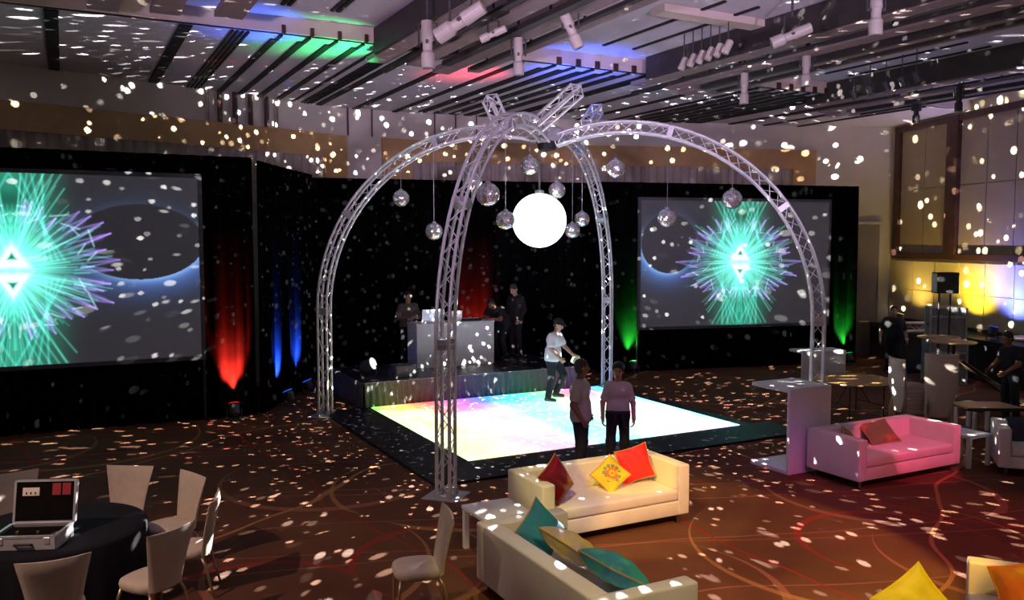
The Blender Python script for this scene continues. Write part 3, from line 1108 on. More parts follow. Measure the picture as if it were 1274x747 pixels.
# ------------------------------------------------------------------ DJ booth
m_white = mat('white_laminate', (0.72, 0.72, 0.73), 0.45, var=0.03)
bo = UV(1.58, 6.25, ZS)
dj = empty('dj_booth', bo, AX, 'white laminate DJ booth standing on the stage', 'dj booth')
BW, BD, BH = 1.98, 0.62, 1.04
MB().rbox((BW / 2, 0.02, BH / 2 - 0.02), (BW, 0.04, BH - 0.045), 0.005, 1).build('front_panel', m_white, dj)
for x in (0.02, BW - 0.02):
    MB().rbox((x, BD / 2 + 0.02, BH / 2 - 0.02), (0.04, BD - 0.05, BH - 0.045), 0.005, 1).build('side_panel', m_white, dj)
MB().rbox((BW / 2, BD / 2, BH - 0.02), (BW + 0.02, BD + 0.02, 0.04), 0.006, 1).build('top_panel', m_white, dj)


def laptop(loc, rz, label, s=1.0):
    rt = empty('laptop', loc, rz, label, 'laptop')
    m_s = mat('laptop_silver', (0.78, 0.78, 0.80), 0.35, 0.4)
    MB().rbox((0, 0, 0.01), (0.36 * s, 0.25 * s, 0.02), 0.006, 2).build('keyboard_base', m_s, rt)
    lid = MB().rbox((0, 0, 0.125 * s), (0.36 * s, 0.012, 0.25 * s), 0.005, 2).xf(Matrix.Translation((0, -0.125 * s, 0.02)) @ Matrix.Rotation(R(12), 4, 'X')).build('lid', m_s, rt)
    MB().box((0, 0.008, 0.125 * s), (0.33 * s, 0.004, 0.22 * s)).xf(Matrix.Translation((0, -0.125 * s, 0.02)) @ Matrix.Rotation(R(12), 4, 'X')).build('display', mat('laptop_display', (0.1, 0.12, 0.15), 0.3, emis=(0.6, 0.75, 1.0), estr=0.8), lid)
    M = Matrix.Translation((0, -0.125 * s, 0.02)) @ Matrix.Rotation(R(12), 4, 'X')
    g = MB().lathe([(0.045 * s, -0.002), (0.045 * s, 0.002)], 16).xf(M @ Matrix.Translation((0, -0.008, 0.125 * s)) @ Matrix.Rotation(R(90), 4, 'X'))
    g.build('lid_emblem', mat('emblem_glow', (0.5, 0.7, 0.9), 0.4, emis=(0.6, 0.8, 1.0), estr=0.7), lid)
    return rt


laptop(bo + UU * 0.42 + VV * 0.26 + Vector((0, 0, BH)), AX + R(-8), 'silver laptop open in front of the DJ with headphones', 1.25)
laptop(bo + UU * 1.02 + VV * 0.30 + Vector((0, 0, BH)), AX + R(4), 'silver laptop on the booth behind the front truss leg', 1.0)
# controller deck between them
ct = empty('dj_controller', bo + UU * 1.5 + VV * 0.3 + Vector((0, 0, BH)), AX, 'flat black DJ mixing controller on the booth', 'dj controller')
MB().rbox((0, 0, 0.025), (0.5, 0.28, 0.05), 0.006, 1).build('body', m_black, ct)
for x in (-0.14, 0.14):
    MB().lathe([(0.075, 0.05), (0.075, 0.062), (0.07, 0.066)], 20, (x, 0, 0)).build('jog_wheel', m_alud, ct)
for k in range(4):
    MB().lathe([(0.012, 0.05), (0.011, 0.075)], 10, (-0.045 + 0.03 * k, 0.06, 0)).build('knob', m_alud, ct)

# low monitor on the stage edge
mo = UV(0.92, 5.35, ZS)
mn = empty('stage_monitor', mo, AX, 'dark low speaker box on the stage below the DJ booth', 'speaker')
m_dark = mat('dark_grey_plastic', (0.05, 0.05, 0.055), 0.5)
MB().prism([(-0.24, -0.16), (0.24, -0.16), (0.24, 0.16), (-0.24, 0.16)], 0, 0.27).build('body', m_dark, mn)
MB().box((0, -0.165, 0.135), (0.44, 0.012, 0.23)).build('grille', mat('grille_grey', (0.12, 0.12, 0.13), 0.5), mn)


# ------------------------------------------------------------------ uplights
def par_can(loc, target, color, power, label, angle=30, lens=None, scale=1.0, blend=0.5):
    loc = Vector(loc)
    rt = empty('par_can', loc, 0, label, 'uplight', 'floor uplights')
    d = (Vector(target) - loc - Vector((0, 0, 0.22 * scale))).normalized()
    rot = d.to_track_quat('Z', 'Y').to_matrix().to_4x4()
    M = Matrix.Translation((0, 0, 0.22 * scale)) @ rot @ Matrix.Scale(scale, 4)
    body = MB().lathe([(0.05, -0.14), (0.10, -0.10), (0.105, 0.08), (0.115, 0.10)], 18).xf(M).build('body', m_dark, rt)
    MB().lathe([(0.105, 0.101), (0.10, 0.112)], 18).xf(M).build('lens', mat('lens ' + label[-40:], color, 0.2, emis=lens or color, estr=1.0), rt)
    MB().tube([(0.14 * scale, 0, 0.22 * scale), (0.14 * scale, 0, 0.02), (-0.14 * scale, 0, 0.02), (-0.14 * scale, 0, 0.22 * scale)], 0.014).build('yoke', m_dark, rt)
    MB().rbox((0, 0, 0.012), (0.24 * scale, 0.2 * scale, 0.024), 0.005, 1).build('base', m_dark, rt)
    s = spot('uplight_beam', loc + Vector((0, 0, 0.22 * scale)) + d * (0.125 * scale), target, color, power, angle, blend, 0.04)
    return rt


def front(p, t, px, off):
    n = Vector((t.y, -t.x))
    q = on_line(p, t, px) + n * off
    return Vector((q.x, q.y, 0))


RED, BLUE, GREEN, YEL = (1, 0.03, 0.015), (0.02, 0.10, 1), (0.03, 1, 0.05), (1, 0.72, 0.04)
def up_curtain(p, t, px, c, pw, label, off=0.32, zt=0.78, an=44):
    q = front(p, t, px, off)
    n = Vector((t.y, -t.x))
    par_can(q, q + Vector((-n.x * (off + 0.02), -n.y * (off + 0.02), zt + 0.22)), c, pw, label, an, blend=0.9)


up_curtain(DL0, dl, 284, RED, 15000, 'black floor uplight throwing red light up the left drape')
dcs = (DC0 - DL1).normalized()
up_curtain(DL1, dcs, 338, BLUE, 17000, 'black floor uplight throwing the taller blue beam up the drape')
up_curtain(DL1, dcs, 364, BLUE, 17000, 'black floor uplight throwing blue light nearer the left truss leg')
dcc = (DC1 - DC0).normalized()
up_curtain(DC0, dcc, 592, RED, 11000, 'black floor uplight throwing red light up the drape behind the booth', 0.5, 1.0, 46)
up_curtain(DR0, dr, 784, GREEN, 4200, 'black floor uplight throwing green light left of the right screen')
up_curtain(DR0, dr, 1052, GREEN, 2800, 'black floor uplight throwing green light right of the right screen')
q = UV(0.18, 5.55, ZS); par_can(q, UV(2.6, 3.0, 2.2), (0.95, 0.95, 1.0), 55, 'bright white flood lamp glowing at the left end of the stage', 70, scale=1.25)
for px, cl, pw, lb in ((1222, YEL, 1500, 'floor uplight throwing yellow light up the right wall'), (1272, (0.08, 0.12, 1), 3200, 'floor uplight throwing blue light up the right wall'), (1150, (1, 0.70, 0.15), 420, 'floor uplight throwing dim amber light up the right wall behind the flight case')):
    p2 = rpt(px) + RN * 0.72
    q = Vector((p2.x, p2.y, 1.06)); par_can(q, q + Vector((-RN.x * 0.72, -RN.y * 0.72, 2.6)), cl, pw * 0.32, lb, 130, blend=1.0)

# added wash spots without fixtures, hung in mid-air to tint the ceiling
HUB = CTR + Vector((0, 0, ZH + 0.25))
def ceil_pt(px, py): return G(px, py, ZC)
spot('added_wash_beam', (-3.5, 2.0, 4.2), UV(-1.0, -0.6, ZR), (0.84, 0.58, 0.92), 3300, 60, 1.0, 0.2)
spot('added_wash_beam', (4.0, 2.0, 4.2), UV(3.9, 0.4, ZR), (0.80, 0.60, 0.95), 3600, 52, 1.0, 0.2)
for (px, py, c, pw, an) in ((325, 40, (0.05, 0.15, 1), 260, 16), (415, 58, (0.02, 1, 0.25), 420, 18), (585, 90, (1, 0.05, 0.10), 320, 18), (720, 86, (0.05, 0.12, 1), 420, 24)):
    tp = ceil_pt(px, py)
    src = tp + (HUB - tp).normalized() * 0.7
    src.z = 5.75
    spot('added_colour_wash', src, tp, c, pw * 0.75, an * 4.4, 0.9, 0.05)  # unseen floating spot, added for a patch of coloured glow overhead

# ------------------------------------------------------------------ sofas
m_sofa = mat('white_leather', (0.74, 0.70, 0.66), 0.42, var=0.04, scale=5, bump=0.05)
m_chrome = mat('dark_chrome', (0.25, 0.22, 0.24), 0.3, 0.9)


def sofa(L, D, H, loc, rz, label, seats=1, arm=0.17):
    rt = empty('sofa', loc, rz, label, 'sofa', 'white lounge sofas')
    f = 0.12
    sh = 0.44
    MB().rbox((L / 2, D / 2, (f + 0.30) / 2), (L - 0.02, D - 0.02, 0.30 - f), 0.015, 2).build('base', m_sofa, rt)
    for x in (arm / 2, L - arm / 2):
        MB().rbox((x, D / 2, (f + H) / 2), (arm, D, H - f), 0.022, 3).build('arm', m_sofa, rt)
    MB().rbox((L / 2, D - 0.10, (f + H) / 2), (L - 2 * arm + 0.01, 0.20, H - f), 0.022, 3).build('backrest', m_sofa, rt)
    w = (L - 2 * arm) / seats
    for i in range(seats):
        MB().rbox((arm + (i + 0.5) * w, (D - 0.20) / 2, 0.305 + (sh - 0.305) / 2), (w - 0.006, D - 0.205, sh - 0.305), 0.03, 3).build('seat_cushion', m_sofa, rt)
    for x in (0.12, L - 0.12):
        for y in (0.08, D - 0.08):
            MB().tube([(x, y, 0), (x, y, f + 0.02)], [0.018, 0.028], 10).build('leg', m_chrome, rt)
    for o in rt.children: autosmooth(o, 50)
    return rt


sofa(2.1, 0.86, 0.745, UV(-0.87, -3.86), AX, 'white sofa with red and yellow cushions in front of two staff')
sofa(2.22, 0.98, 0.70, UV(-1.0, -6.68), AX + PI / 2, 'white sofa seen from behind in the foreground with teal cushions')
sofa(2.22, 0.96, 0.715, UV(4.2, -3.9), AX, 'white sofa lit pink beside the open white bar', seats=1)
sofa(2.2, 0.9, 0.715, G(1241, 592), R(-22), 'white sofa cut off by the right edge of the picture')
sofa(2.1, 0.95, 0.70, G(1203, 691, 0.70) - Vector((0, 0, 0.70)), R(-115), 'white sofa in the right foreground holding an orange cushion')
sofa(1.9, 0.85, 0.66, (3.08, 6.40, 0), R(180), 'white sofa at the bottom edge holding a bright yellow cushion')


# ------------------------------------------------------------------ cushions
def pillow_mesh(w, h, t, n=18, puff=2.2):
    V = []; F = []
    for side in (1, -1):
        for j in range(n + 1):
            for i in range(n + 1):
                a, b = 2 * i / n - 1, 2 * j / n - 1
                pinch = 1 - 0.10 * (1 - b * b) * abs(a) ** 3 if True else 1
                x = a * w / 2 * (1 - 0.09 * (1 - b * b))
                y = b * h / 2 * (1 - 0.09 * (1 - a * a))
                z = side * t / 2 * ((1 - abs(a) ** puff) * (1 - abs(b) ** puff)) ** 0.42
                z += side * 0.006 * math.sin(9 * a + 4 * b) * (1 - a * a) * (1 - b * b)
                V.append((x, y, z))
    m = (n + 1) ** 2
    for s in (0, 1):
        for j in range(n):
            for i in range(n):
                q = s * m + j * (n + 1) + i
                f = (q, q + 1, q + n + 2, q + n + 1)
                F.append(f if s == 0 else f[::-1])
    return V, F


def piping(w, h, n=40):
    pts = []
    for i in range(n):
        t = 4 * i / n
        k = int(t); s = t - k
        a, b = [(-1 + 2 * s, -1), (1, -1 + 2 * s), (1 - 2 * s, 1), (-1, 1 - 2 * s)][k]
        pts.append((a * w / 2 * (1 - 0.09 * (1 - b * b)), b * h / 2 * (1 - 0.09 * (1 - a * a)), 0))
    return pts + [pts[0]]


def fabric_two(name, c1, c2, c3=None, scale=3.0):
    """hand-embroidered looking cloth: blotches of two or three colours"""
    if name in MAT: return MAT[name]
    m = bpy.data.materials.new(name); m.use_nodes = True
    nt = m.node_tree; N, L = nt.nodes, nt.links
    b = N['Principled BSDF']; b.inputs['Roughness'].default_value = 0.75
    tc = N.new('ShaderNodeTexCoord'); no = N.new('ShaderNodeTexNoise'); no.inputs['Scale'].default_value = scale; no.inputs['Detail'].default_value = 2
    L.new(tc.outputs['Object'], no.inputs['Vector'])
    rp = N.new('ShaderNodeValToRGB'); rp.color_ramp.interpolation = 'LINEAR'
    rp.color_ramp.elements[0].position = 0.42; rp.color_ramp.elements[0].color = (*c1, 1)
    rp.color_ramp.elements[1].position = 0.58; rp.color_ramp.elements[1].color = (*c2, 1)
    if c3:
        e = rp.color_ramp.elements.new(0.7); e.color = (*c3, 1)
    L.new(no.outputs['Fac'], rp.inputs['Fac']); L.new(rp.outputs['Color'], b.inputs['Base Color'])
    MAT[name] = m
    return m


def cushion(loc, rot, size, m, label, pip=None, deco=None, t=0.15):
    """loc: centre; rot: Euler (local z is the face normal)"""
    w, h = size
    rt = empty('cushion', loc, 0, label, 'cushion', 'loose sofa cushions')
    rt.rotation_euler = rot
    V, F = pillow_mesh(w, h, t)
    MB().add(V, F).build('cover', m, rt, smooth=True)
    MB().tube(piping(w, h), 0.008, 6, cap=False).build('piping', pip or m, rt, smooth=True)
    if deco: deco(rt, w, h, t)
    return rt


def flower(rt, w, h, t):
    cols = [mat('thread_orange', (0.75, 0.16, 0.03), 0.8), mat('thread_green', (0.20, 0.28, 0.12), 0.8), mat('thread_gold', (0.8, 0.5, 0.05), 0.8), mat('thread_red', (0.55, 0.03, 0.03), 0.8)]
    for ring, (r0, r1, m, n) in enumerate(((0.085, 0.118, cols[1], 11), (0.05, 0.09, cols[0], 10), (0.02, 0.055, cols[2], 8))):
        mb = MB()
        for i in range(n):
            a = 2 * PI * i / n
            c = Vector((math.cos(a) * (r0 + r1) / 2, math.sin(a) * (r0 + r1) / 2, t / 2 * 0.86 - 0.02 * ring * 0 + 0.004 * ring))
            d = Vector((math.cos(a), math.sin(a), -0.25)); s = Vector((-math.sin(a), math.cos(a), 0))
            ww = (r0 + r1) / 2 * PI / n * 0.85
            V = [c + d * ((r1 - r0) * 0.75 * math.cos(q)) + s * (ww * math.sin(q)) + Vector((0, 0, 0.003)) for q in [2 * PI * k / 10 for k in range(10)]]
            V2 = [p - Vector((0, 0, 0.008)) for p in V]
            mb.add(V + V2, [tuple(range(10))] + [(k, 10 + k, 10 + (k + 1) % 10, (k + 1) % 10) for k in range(10)])
        mb.build('flower_ring', m, rt)
    MB().lathe([(0.024, 0), (0.02, 0.008)], 12, (0, 0, t / 2 * 0.9)).build('flower_centre', cols[3], rt)


m_red = mat('red_cushion', (0.62, 0.012, 0.012), 0.6, var=0.12)
m_crim = mat('crimson_satin', (0.17, 0.004, 0.012), 0.22, var=0.15)
m_yel = mat('yellow_cushion', (0.78, 0.50, 0.02), 0.7, var=0.1)
m_bry = mat('bright_yellow_cushion', (0.90, 0.60, 0.0), 0.6, var=0.12)
m_org = fabric_two('orange_cushion_cloth', (0.85, 0.17, 0.01), (0.80, 0.26, 0.01), (0.9, 0.42, 0.02), 5)
m_teal = fabric_two('teal_cushion_cloth', (0.02, 0.26, 0.36), (0.03, 0.20, 0.34), None, 3)
m_pale = fabric_two('pale_yellow_cushion_cloth', (0.70, 0.52, 0.16), (0.52, 0.44, 0.30), (0.45, 0.32, 0.42), 4)
m_grn = fabric_two('green_teal_cushion_cloth', (0.03, 0.33, 0.27), (0.03, 0.22, 0.36), (0.10, 0.40, 0.20), 4)
m_olive = fabric_two('olive_orange_cushion_cloth', (0.16, 0.17, 0.07), (0.20, 0.17, 0.06), (0.55, 0.17, 0.06), 3.5)
m_gold = mat('gold_piping', (0.42, 0.26, 0.08), 0.5)
m_navy = mat('navy_cushion', (0.03, 0.035, 0.06), 0.7)


def lean(yaw, tilt, spin=0.0):
    """face normal turned to `yaw` (0 = room -v front), tilted back by `tilt`, spun about its normal"""
    return (Matrix.Rotation(AX + yaw, 3, 'Z') @ Matrix.Rotation(PI / 2 - tilt, 3, 'X') @ Matrix.Rotation(spin, 3, 'Z')).to_euler()


Zs = 0.44
cushion(UV(-0.52, -3.56, Zs + 0.25), lean(R(24), R(20), R(24)), (0.48, 0.46), m_crim, 'shiny crimson cushion against the left arm of the sofa', m_gold, t=0.22)
cushion(UV(0.36, -3.40, Zs + 0.17), lean(R(-12), R(34), R(38)), (0.40, 0.36), m_yel, 'yellow cushion embroidered with an orange flower', m_gold, flower, t=0.12)
cushion(UV(0.78, -3.33, Zs + 0.24), lean(R(-16), R(14), R(14)), (0.44, 0.44), m_red, 'bright red cushion standing in the right corner of the sofa', m_gold, t=0.13)
cushion(UV(-1.48, -4.90, Zs + 0.22), lean(R(14), R(28), R(34)), (0.48, 0.46), m_teal, 'teal cushion nearest the far arm of the foreground sofa', m_gold, t=0.18)
cushion(UV(-1.42, -5.38, Zs + 0.20), lean(R(88), R(58), R(12)), (0.58, 0.46), m_pale, 'pale yellow and grey cushion between teal and green ones', m_gold, t=0.25)
cushion(UV(-1.36, -5.98, Zs + 0.19), lean(R(92), R(60), R(-6)), (0.58, 0.46), m_grn, 'green and teal cushion nearest the camera on the foreground sofa', m_gold, t=0.26)
cushion(UV(4.62, -3.40, Zs + 0.13), lean(R(40), R(40), R(6)), (0.42, 0.40), m_olive, 'olive and orange cushion against the left arm of the pink-lit sofa', m_gold, t=0.13)
cushion(UV(5.40, -3.25, Zs + 0.14), lean(R(-4), R(46), R(4)), (0.60, 0.42), m_olive, 'olive and orange cushion lying in the middle of the pink-lit sofa', m_gold, t=0.14)
cushion(G(1272, 535, 0.62) + Vector((0.05, 0.05, 0)), lean(R(-40), R(20), 0.1), (0.42, 0.4), m_navy, 'dark blue cushion at the right edge of the picture', None, t=0.13)
cushion(G(1276, 736, 0.60), lean(R(-30), R(22), 0.15), (0.50, 0.46), m_org, 'fat orange cushion on the right foreground sofa', None, t=0.24)
cushion(atY(1136, 752, 6.2), lean(R(-34), R(12), R(38)), (0.46, 0.42), m_bry, 'bright yellow cushion poking up from the bottom edge', m_bry, t=0.13)


# ------------------------------------------------------------------ small white tables and bars
def side_table(loc, rz, label, w=0.55, h=0.5):
    rt = empty('side_table', loc, rz, label, 'side table', 'white side tables')
    MB().rbox((0, 0, h - 0.02), (w, w, 0.04), 0.008, 2).build('table_top', m_white, rt)
    for sx in (-1, 1):
        for sy in (-1, 1):
            MB().rbox((sx * (w / 2 - 0.04), sy * (w / 2 - 0.04), (h - 0.04) / 2), (0.06, 0.06, h - 0.04), 0.005, 1).build('leg', m_white, rt)
    return rt


side_table(UV(-1.33, -3.62), AX, 'white side table in the corner between two sofas', 0.6)
side_table(UV(6.92, -3.62), AX, 'white side table right of the pink-lit sofa')
side_table(G(1208, 535), AX, 'white side table behind the sofas under a dark folding table', 0.45, 0.5)


def c_bar(loc, rz, w, d, h, label, t=0.06):
    rt = empty('open_bar', loc, rz, label, 'bar table', 'open white bars')
    MB().rbox((w / 2, t / 2, h / 2), (w, t, h - 0.002), 0.006, 1).build('front_panel', m_white, rt)
    MB().rbox((w / 2, d / 2 + t / 2, h - t / 2), (w, d - t, t), 0.006, 1).build('top_slab', m_white, rt)
    MB().rbox((w / 2, d / 2 + t / 2, t / 2), (w, d - t, t), 0.006, 1).build('bottom_slab', m_white, rt)
    return rt


c_bar(UV(3.93, -2.86), AX, 0.86, 0.8, 1.30, 'tall white open-backed bar beside the pink-lit sofa')
c_bar(G(1003, 482) + Vector((0, 0.3, 0)), AX - R(14), 1.2, 0.6, 0.82, 'low white open bar behind the right truss leg')

# ------------------------------------------------------------------ banquet chairs
m_cover = mat('beige_chair_cover', (0.52, 0.44, 0.36), 0.75, var=0.06, scale=14)
m_leg = mat('brass_chair_leg', (0.55, 0.42, 0.25), 0.35, 0.8)


def make_chair():
    """origin under seat centre; faces -y, back at +y"""
    rt = empty('banquet_chair', (0, 0, 0))
    # seat
    n = 28
    prof = []
    for k in range(n):
        a = 2 * PI * k / n
        c, s = math.cos(a), math.sin(a)
        ex = 2 / 3.2
        prof.append((0.225 * math.copysign(abs(c) ** ex, c), 0.225 * math.copysign(abs(s) ** ex, s)))
    V = []; F = []
    lay = [(0.94, 0.40), (1.0, 0.42), (1.02, 0.45), (0.99, 0.475), (0.9, 0.49), (0.6, 0.50), (0.2, 0.503)]
    for sc, z in lay:
        V += [(x * sc, y * sc - 0.01, z) for x, y in prof]
    for i in range(len(lay) - 1):
        for j in range(n):
            F.append((i * n + j, i * n + (j + 1) % n, (i + 1) * n + (j + 1) % n, (i + 1) * n + j))
    F.append(tuple(range(n - 1, -1, -1))); F.append(tuple((len(lay) - 1) * n + j for j in range(n)))
    MB().add(V, F).build('seat', m_cover, rt, smooth=True)
    # flared back with an upswept top
    nx, nz = 10, 10
    V = []; F = []
    for side in (0, 1):
        for j in range(nz + 1):
            t = j / nz
            z = 0.42 + 0.54 * t
            hw = 0.185 + 0.09 * t ** 1.4
            y0 = 0.215 + 0.10 * t ** 1.3
            for i in range(nx + 1):
                a = 2 * i / nx - 1
                zz = z + (0.012 * (a * a) if j == nz else 0)
                edge = min(1, (1 - abs(a)) * 6 + 0.25) * min(1, (1 - t) * 8 + 0.3)
                y = y0 - 0.035 * (a * a) + (-0.028 if side == 0 else 0.028) * edge
                V.append((a * hw, y, zz))
    m = (nx + 1) * (nz + 1)
    for s in (0, 1):
        for j in range(nz):
            for i in range(nx):
                q = s * m + j * (nx + 1) + i
                f = (q, q + 1, q + nx + 2, q + nx + 1)
                F.append(f if s == 0 else f[::-1])
    def idx(s, i, j): return s * m + j * (nx + 1) + i
    for i in range(nx):
        F.append((idx(0, i, nz), idx(0, i + 1, nz), idx(1, i + 1, nz), idx(1, i, nz)))
        F.append((idx(0, i + 1, 0), idx(0, i, 0), idx(1, i, 0), idx(1, i + 1, 0)))
    for j in range(nz):
        F.append((idx(0, 0, j), idx(0, 0, j + 1), idx(1, 0, j + 1), idx(1, 0, j)))
        F.append((idx(0, nx, j + 1), idx(0, nx, j), idx(1, nx, j), idx(1, nx, j + 1)))
    autosmooth(MB().add(V, F).build('backrest', m_cover, rt), 55)
    for sx in (-1, 1):
        MB().tube([(sx * 0.17, 0.17, 0.40), (sx * 0.19, 0.21, 0.33), (sx * 0.20, 0.25, 0.15), (sx * 0.205, 0.29, 0.0)], [0.014, 0.014, 0.013, 0.012], 8).build('leg', m_leg, rt, smooth=True)
        MB().tube([(sx * 0.17, -0.18, 0.40), (sx * 0.195, -0.20, 0.30), (sx * 0.2, -0.205, 0.0)], [0.014, 0.014, 0.012], 8).build('leg', m_leg, rt, smooth=True)
    MB().tube([(-0.17, 0.17, 0.40), (-0.17, -0.18, 0.40), (0.17, -0.18, 0.40), (0.17, 0.17, 0.40), (-0.17, 0.17, 0.40)], 0.012, 6).build('seat_frame', m_leg, rt)
    return rt


TC = Vector((-4.42, 8.05, 0))
chair0 = make_chair()
first = [True]


def place_chair(loc, face, label, group):
    """face: plan vector the sitter looks along"""
    o = chair0 if first[0] else copy_tree(chair0)
    first[0] = False
    o.location = loc
    o.rotation_euler = (0, 0, math.atan2(face[1], face[0]) + PI / 2)
    tag(o, label, 'chair', group)
    return o


CHAIRS = [((-5.28, 8.95), 'beige banquet chair behind the open case on the black table', 0),
      ((-4.33, 9.18), 'beige banquet chair at the far side of the black table, right of the open case', 0),
      ((-3.66, 8.92), 'beige banquet chair right of the far one, angled toward the black table', 0),
      ((-3.24, 8.28), 'beige banquet chair seen edge-on at the right of the black table', 0),
      ((-3.26, 7.50), 'beige banquet chair seen from behind at the near right of the black table', 0),
      ((-3.80, 6.90), 'beige banquet chair nearest the camera, its back cut off by the bottom edge', 0)]
for (x, y), lb, tw_ in CHAIRS:
    f = TC.to_2d() - Vector((x, y))
    place_chair((x, y, 0), f, lb, 'banquet chairs around the black table')
place_chair((-0.88, 7.78, 0), (-0.97, -0.25), 'single beige banquet chair standing sideways behind the foreground sofa', 'single banquet chair')
ORD = 'first second third fourth fifth sixth seventh eighth ninth'.split()
for k in range(9):
    pos = 'lowest' if k == 0 else ('topmost' if k == 8 else ORD[k] + ' from the floor')
    p = G(1166, 545)
    o = place_chair((p.x, p.y, k * 0.072), (0.35, 0.94), 'pale banquet chair in the taller right stack, %s' % pos, 'stacked banquet chairs')
for k in range(7):
    pos = 'lowest' if k == 0 else ('topmost' if k == 6 else ORD[k] + ' from the floor')
    p = G(1131, 540)
    o = place_chair((p.x, p.y, k * 0.072), (0.98, 0.1), 'pale banquet chair in the shorter left stack, %s' % pos, 'stacked banquet chairs')

# ------------------------------------------------------------------ round table with black cloth, open case
m_bcloth = mat('black_tablecloth', (0.007, 0.007, 0.012), 0.9, var=0.25, scale=3, spec=0.2)
tb = empty('round_table', TC, 0, 'round banquet table under the black cloth', 'table')
MB().lathe([(0.80, 0.70), (0.81, 0.72), (0.80, 0.735)], 48).build('table_top', mat('plywood', (0.40, 0.26, 0.12), 0.6), tb)
for a in (0.4, 2.0, 3.6, 5.2):
    MB().tube([(0.5 * math.cos(a), 0.5 * math.sin(a), 0), (0.45 * math.cos(a), 0.45 * math.sin(a), 0.70)], 0.016).build('leg', m_dark, tb)
V = []; F = []
n = 160
zl = [(0.0, 0.742), (0.4, 0.742), (0.75, 0.742), (0.82, 0.738), (0.832, 0.72), (0.84, 0.6), (0.85, 0.35), (0.865, 0.015)]
for k, (r, z) in enumerate(zl):
    for j in range(n):
        a = 2 * PI * j / n
        am = max(0, (0.72 - z)) / 0.72 * 0.035
        rr = r + am * math.sin(a * 17 + 1.2 * math.sin(3 * a)) + (1e-3 if k == 0 else 0)
        V.append((rr * math.cos(a), rr * math.sin(a), z))
for k in range(len(zl) - 1):
    for j in range(n):
        F.append((k * n + j, k * n + (j + 1) % n, (k + 1) * n + (j + 1) % n, (k + 1) * n + j))
cl = MB().add(V, F).build('tablecloth', m_bcloth, None, smooth=True, loc=TC)
tag(cl, 'black floor-length cloth draped over the round table', 'tablecloth')

cs_p = G(42, 676, 0.745)
cs = empty('equipment_case', (cs_p.x, cs_p.y, 0.744), R(5), 'open silver-edged equipment case with dark lid on the black table', 'case')
m_al = mat('case_aluminium', (0.62, 0.63, 0.70), 0.35, 0.6)
m_in = mat('case_lining', (0.006, 0.005, 0.005), 0.9, spec=0.05)
cw, cdp, chh = 0.54, 0.36, 0.12
for (c, s) in (((0, -cdp / 2, chh / 2), (cw, 0.02, chh)), ((0, cdp / 2, chh / 2), (cw, 0.02, chh)), ((-cw / 2, 0, chh / 2), (0.02, cdp, chh)), ((cw / 2, 0, chh / 2), (0.02, cdp, chh))):
    MB().rbox(c, s, 0.004, 1).build('case_wall', mat('case_panel', (0.40, 0.40, 0.42), 0.5, 0.1), cs)
MB().box((0, 0, 0.012), (cw - 0.02, cdp - 0.02, 0.02)).build('case_floor', m_in, cs)
MB().box((0, 0, 0.085), (cw - 0.03, cdp - 0.03, 0.03)).build('foam_insert', m_in, cs)
for (x0, y0, x1, y1) in ((-cw / 2, -cdp / 2, cw / 2, -cdp / 2), (-cw / 2, cdp / 2, cw / 2, cdp / 2), (-cw / 2, -cdp / 2, -cw / 2, cdp / 2), (cw / 2, -cdp / 2, cw / 2, cdp / 2)):
    MB().beam((x0, y0, chh), (x1, y1, chh), 0.028, 0.02).build('edge_trim', m_al, cs)
MB().tube([(-0.07, -cdp / 2 - 0.015, 0.05), (-0.07, -cdp / 2 - 0.04, 0.06), (0.07, -cdp / 2 - 0.04, 0.06), (0.07, -cdp / 2 - 0.015, 0.05)], 0.012).build('handle', m_black, cs)
for x in (-0.2, 0.2):
    MB().rbox((x, -cdp / 2 - 0.012, 0.085), (0.05, 0.012, 0.06), 0.003, 1).build('latch', m_al, cs)
for x in (-0.13, 0.05):
    MB().lathe([(0.012, 0.1), (0.012, 0.12)], 10, (x, -0.02, 0)).build('knob', mat('case_knob', (0.5, 0.4, 0.15), 0.4, 0.7), cs)
LM = Matrix.Translation((0, cdp / 2 + 0.02, chh + 0.01)) @ Matrix.Rotation(R(-12), 4, 'X')
lid = MB().box((0, 0.04, 0.19), (cw, 0.05, 0.37)).xf(LM).build('lid', m_in, cs)
for (a, b) in (((-cw / 2, 0, 0), (-cw / 2, 0, 0.38)), ((cw / 2, 0, 0), (cw / 2, 0, 0.38)), ((-cw / 2, 0, 0.38), (cw / 2, 0, 0.38)), ((-cw / 2, 0, 0), (cw / 2, 0, 0))):
    MB().beam(a, b, 0.02, 0.05, up=(0, 1, 0)).xf(LM @ Matrix.Translation((0, 0.03, 0))).build('lid_trim', m_al, lid)
MB().box((-0.13, 0.012, 0.28), (0.15, 0.004, 0.075)).xf(LM).build('white_label', mat('paper_label', (0.8, 0.72, 0.66), 0.7), lid)
mb = MB()
for k in range(3): mb.box((-0.17 + 0.04 * k, 0.009, 0.265), (0.012, 0.003, 0.022))
mb.xf(LM).build('label_print', m_in, lid)
for x in (0.10, 0.19):
    MB().box((x, 0.012, 0.30), (0.075, 0.004, 0.11)).xf(LM).build('red_label', mat('red_label', (0.35, 0.02, 0.03), 0.6), lid)
# ------------------------------------------------------------------ people (implicit surface -> one continuous mesh)
def seg_d(P, a, b, ra, rb):
    a, b = np.array(a, float), np.array(b, float)
    v = b - a
    L2 = max(1e-9, v @ v)
    t = np.clip(((P - a) @ v) / L2, 0, 1)
    d = np.linalg.norm(P - a - t[..., None] * v, axis=-1)
    return d - (ra + (rb - ra) * t)


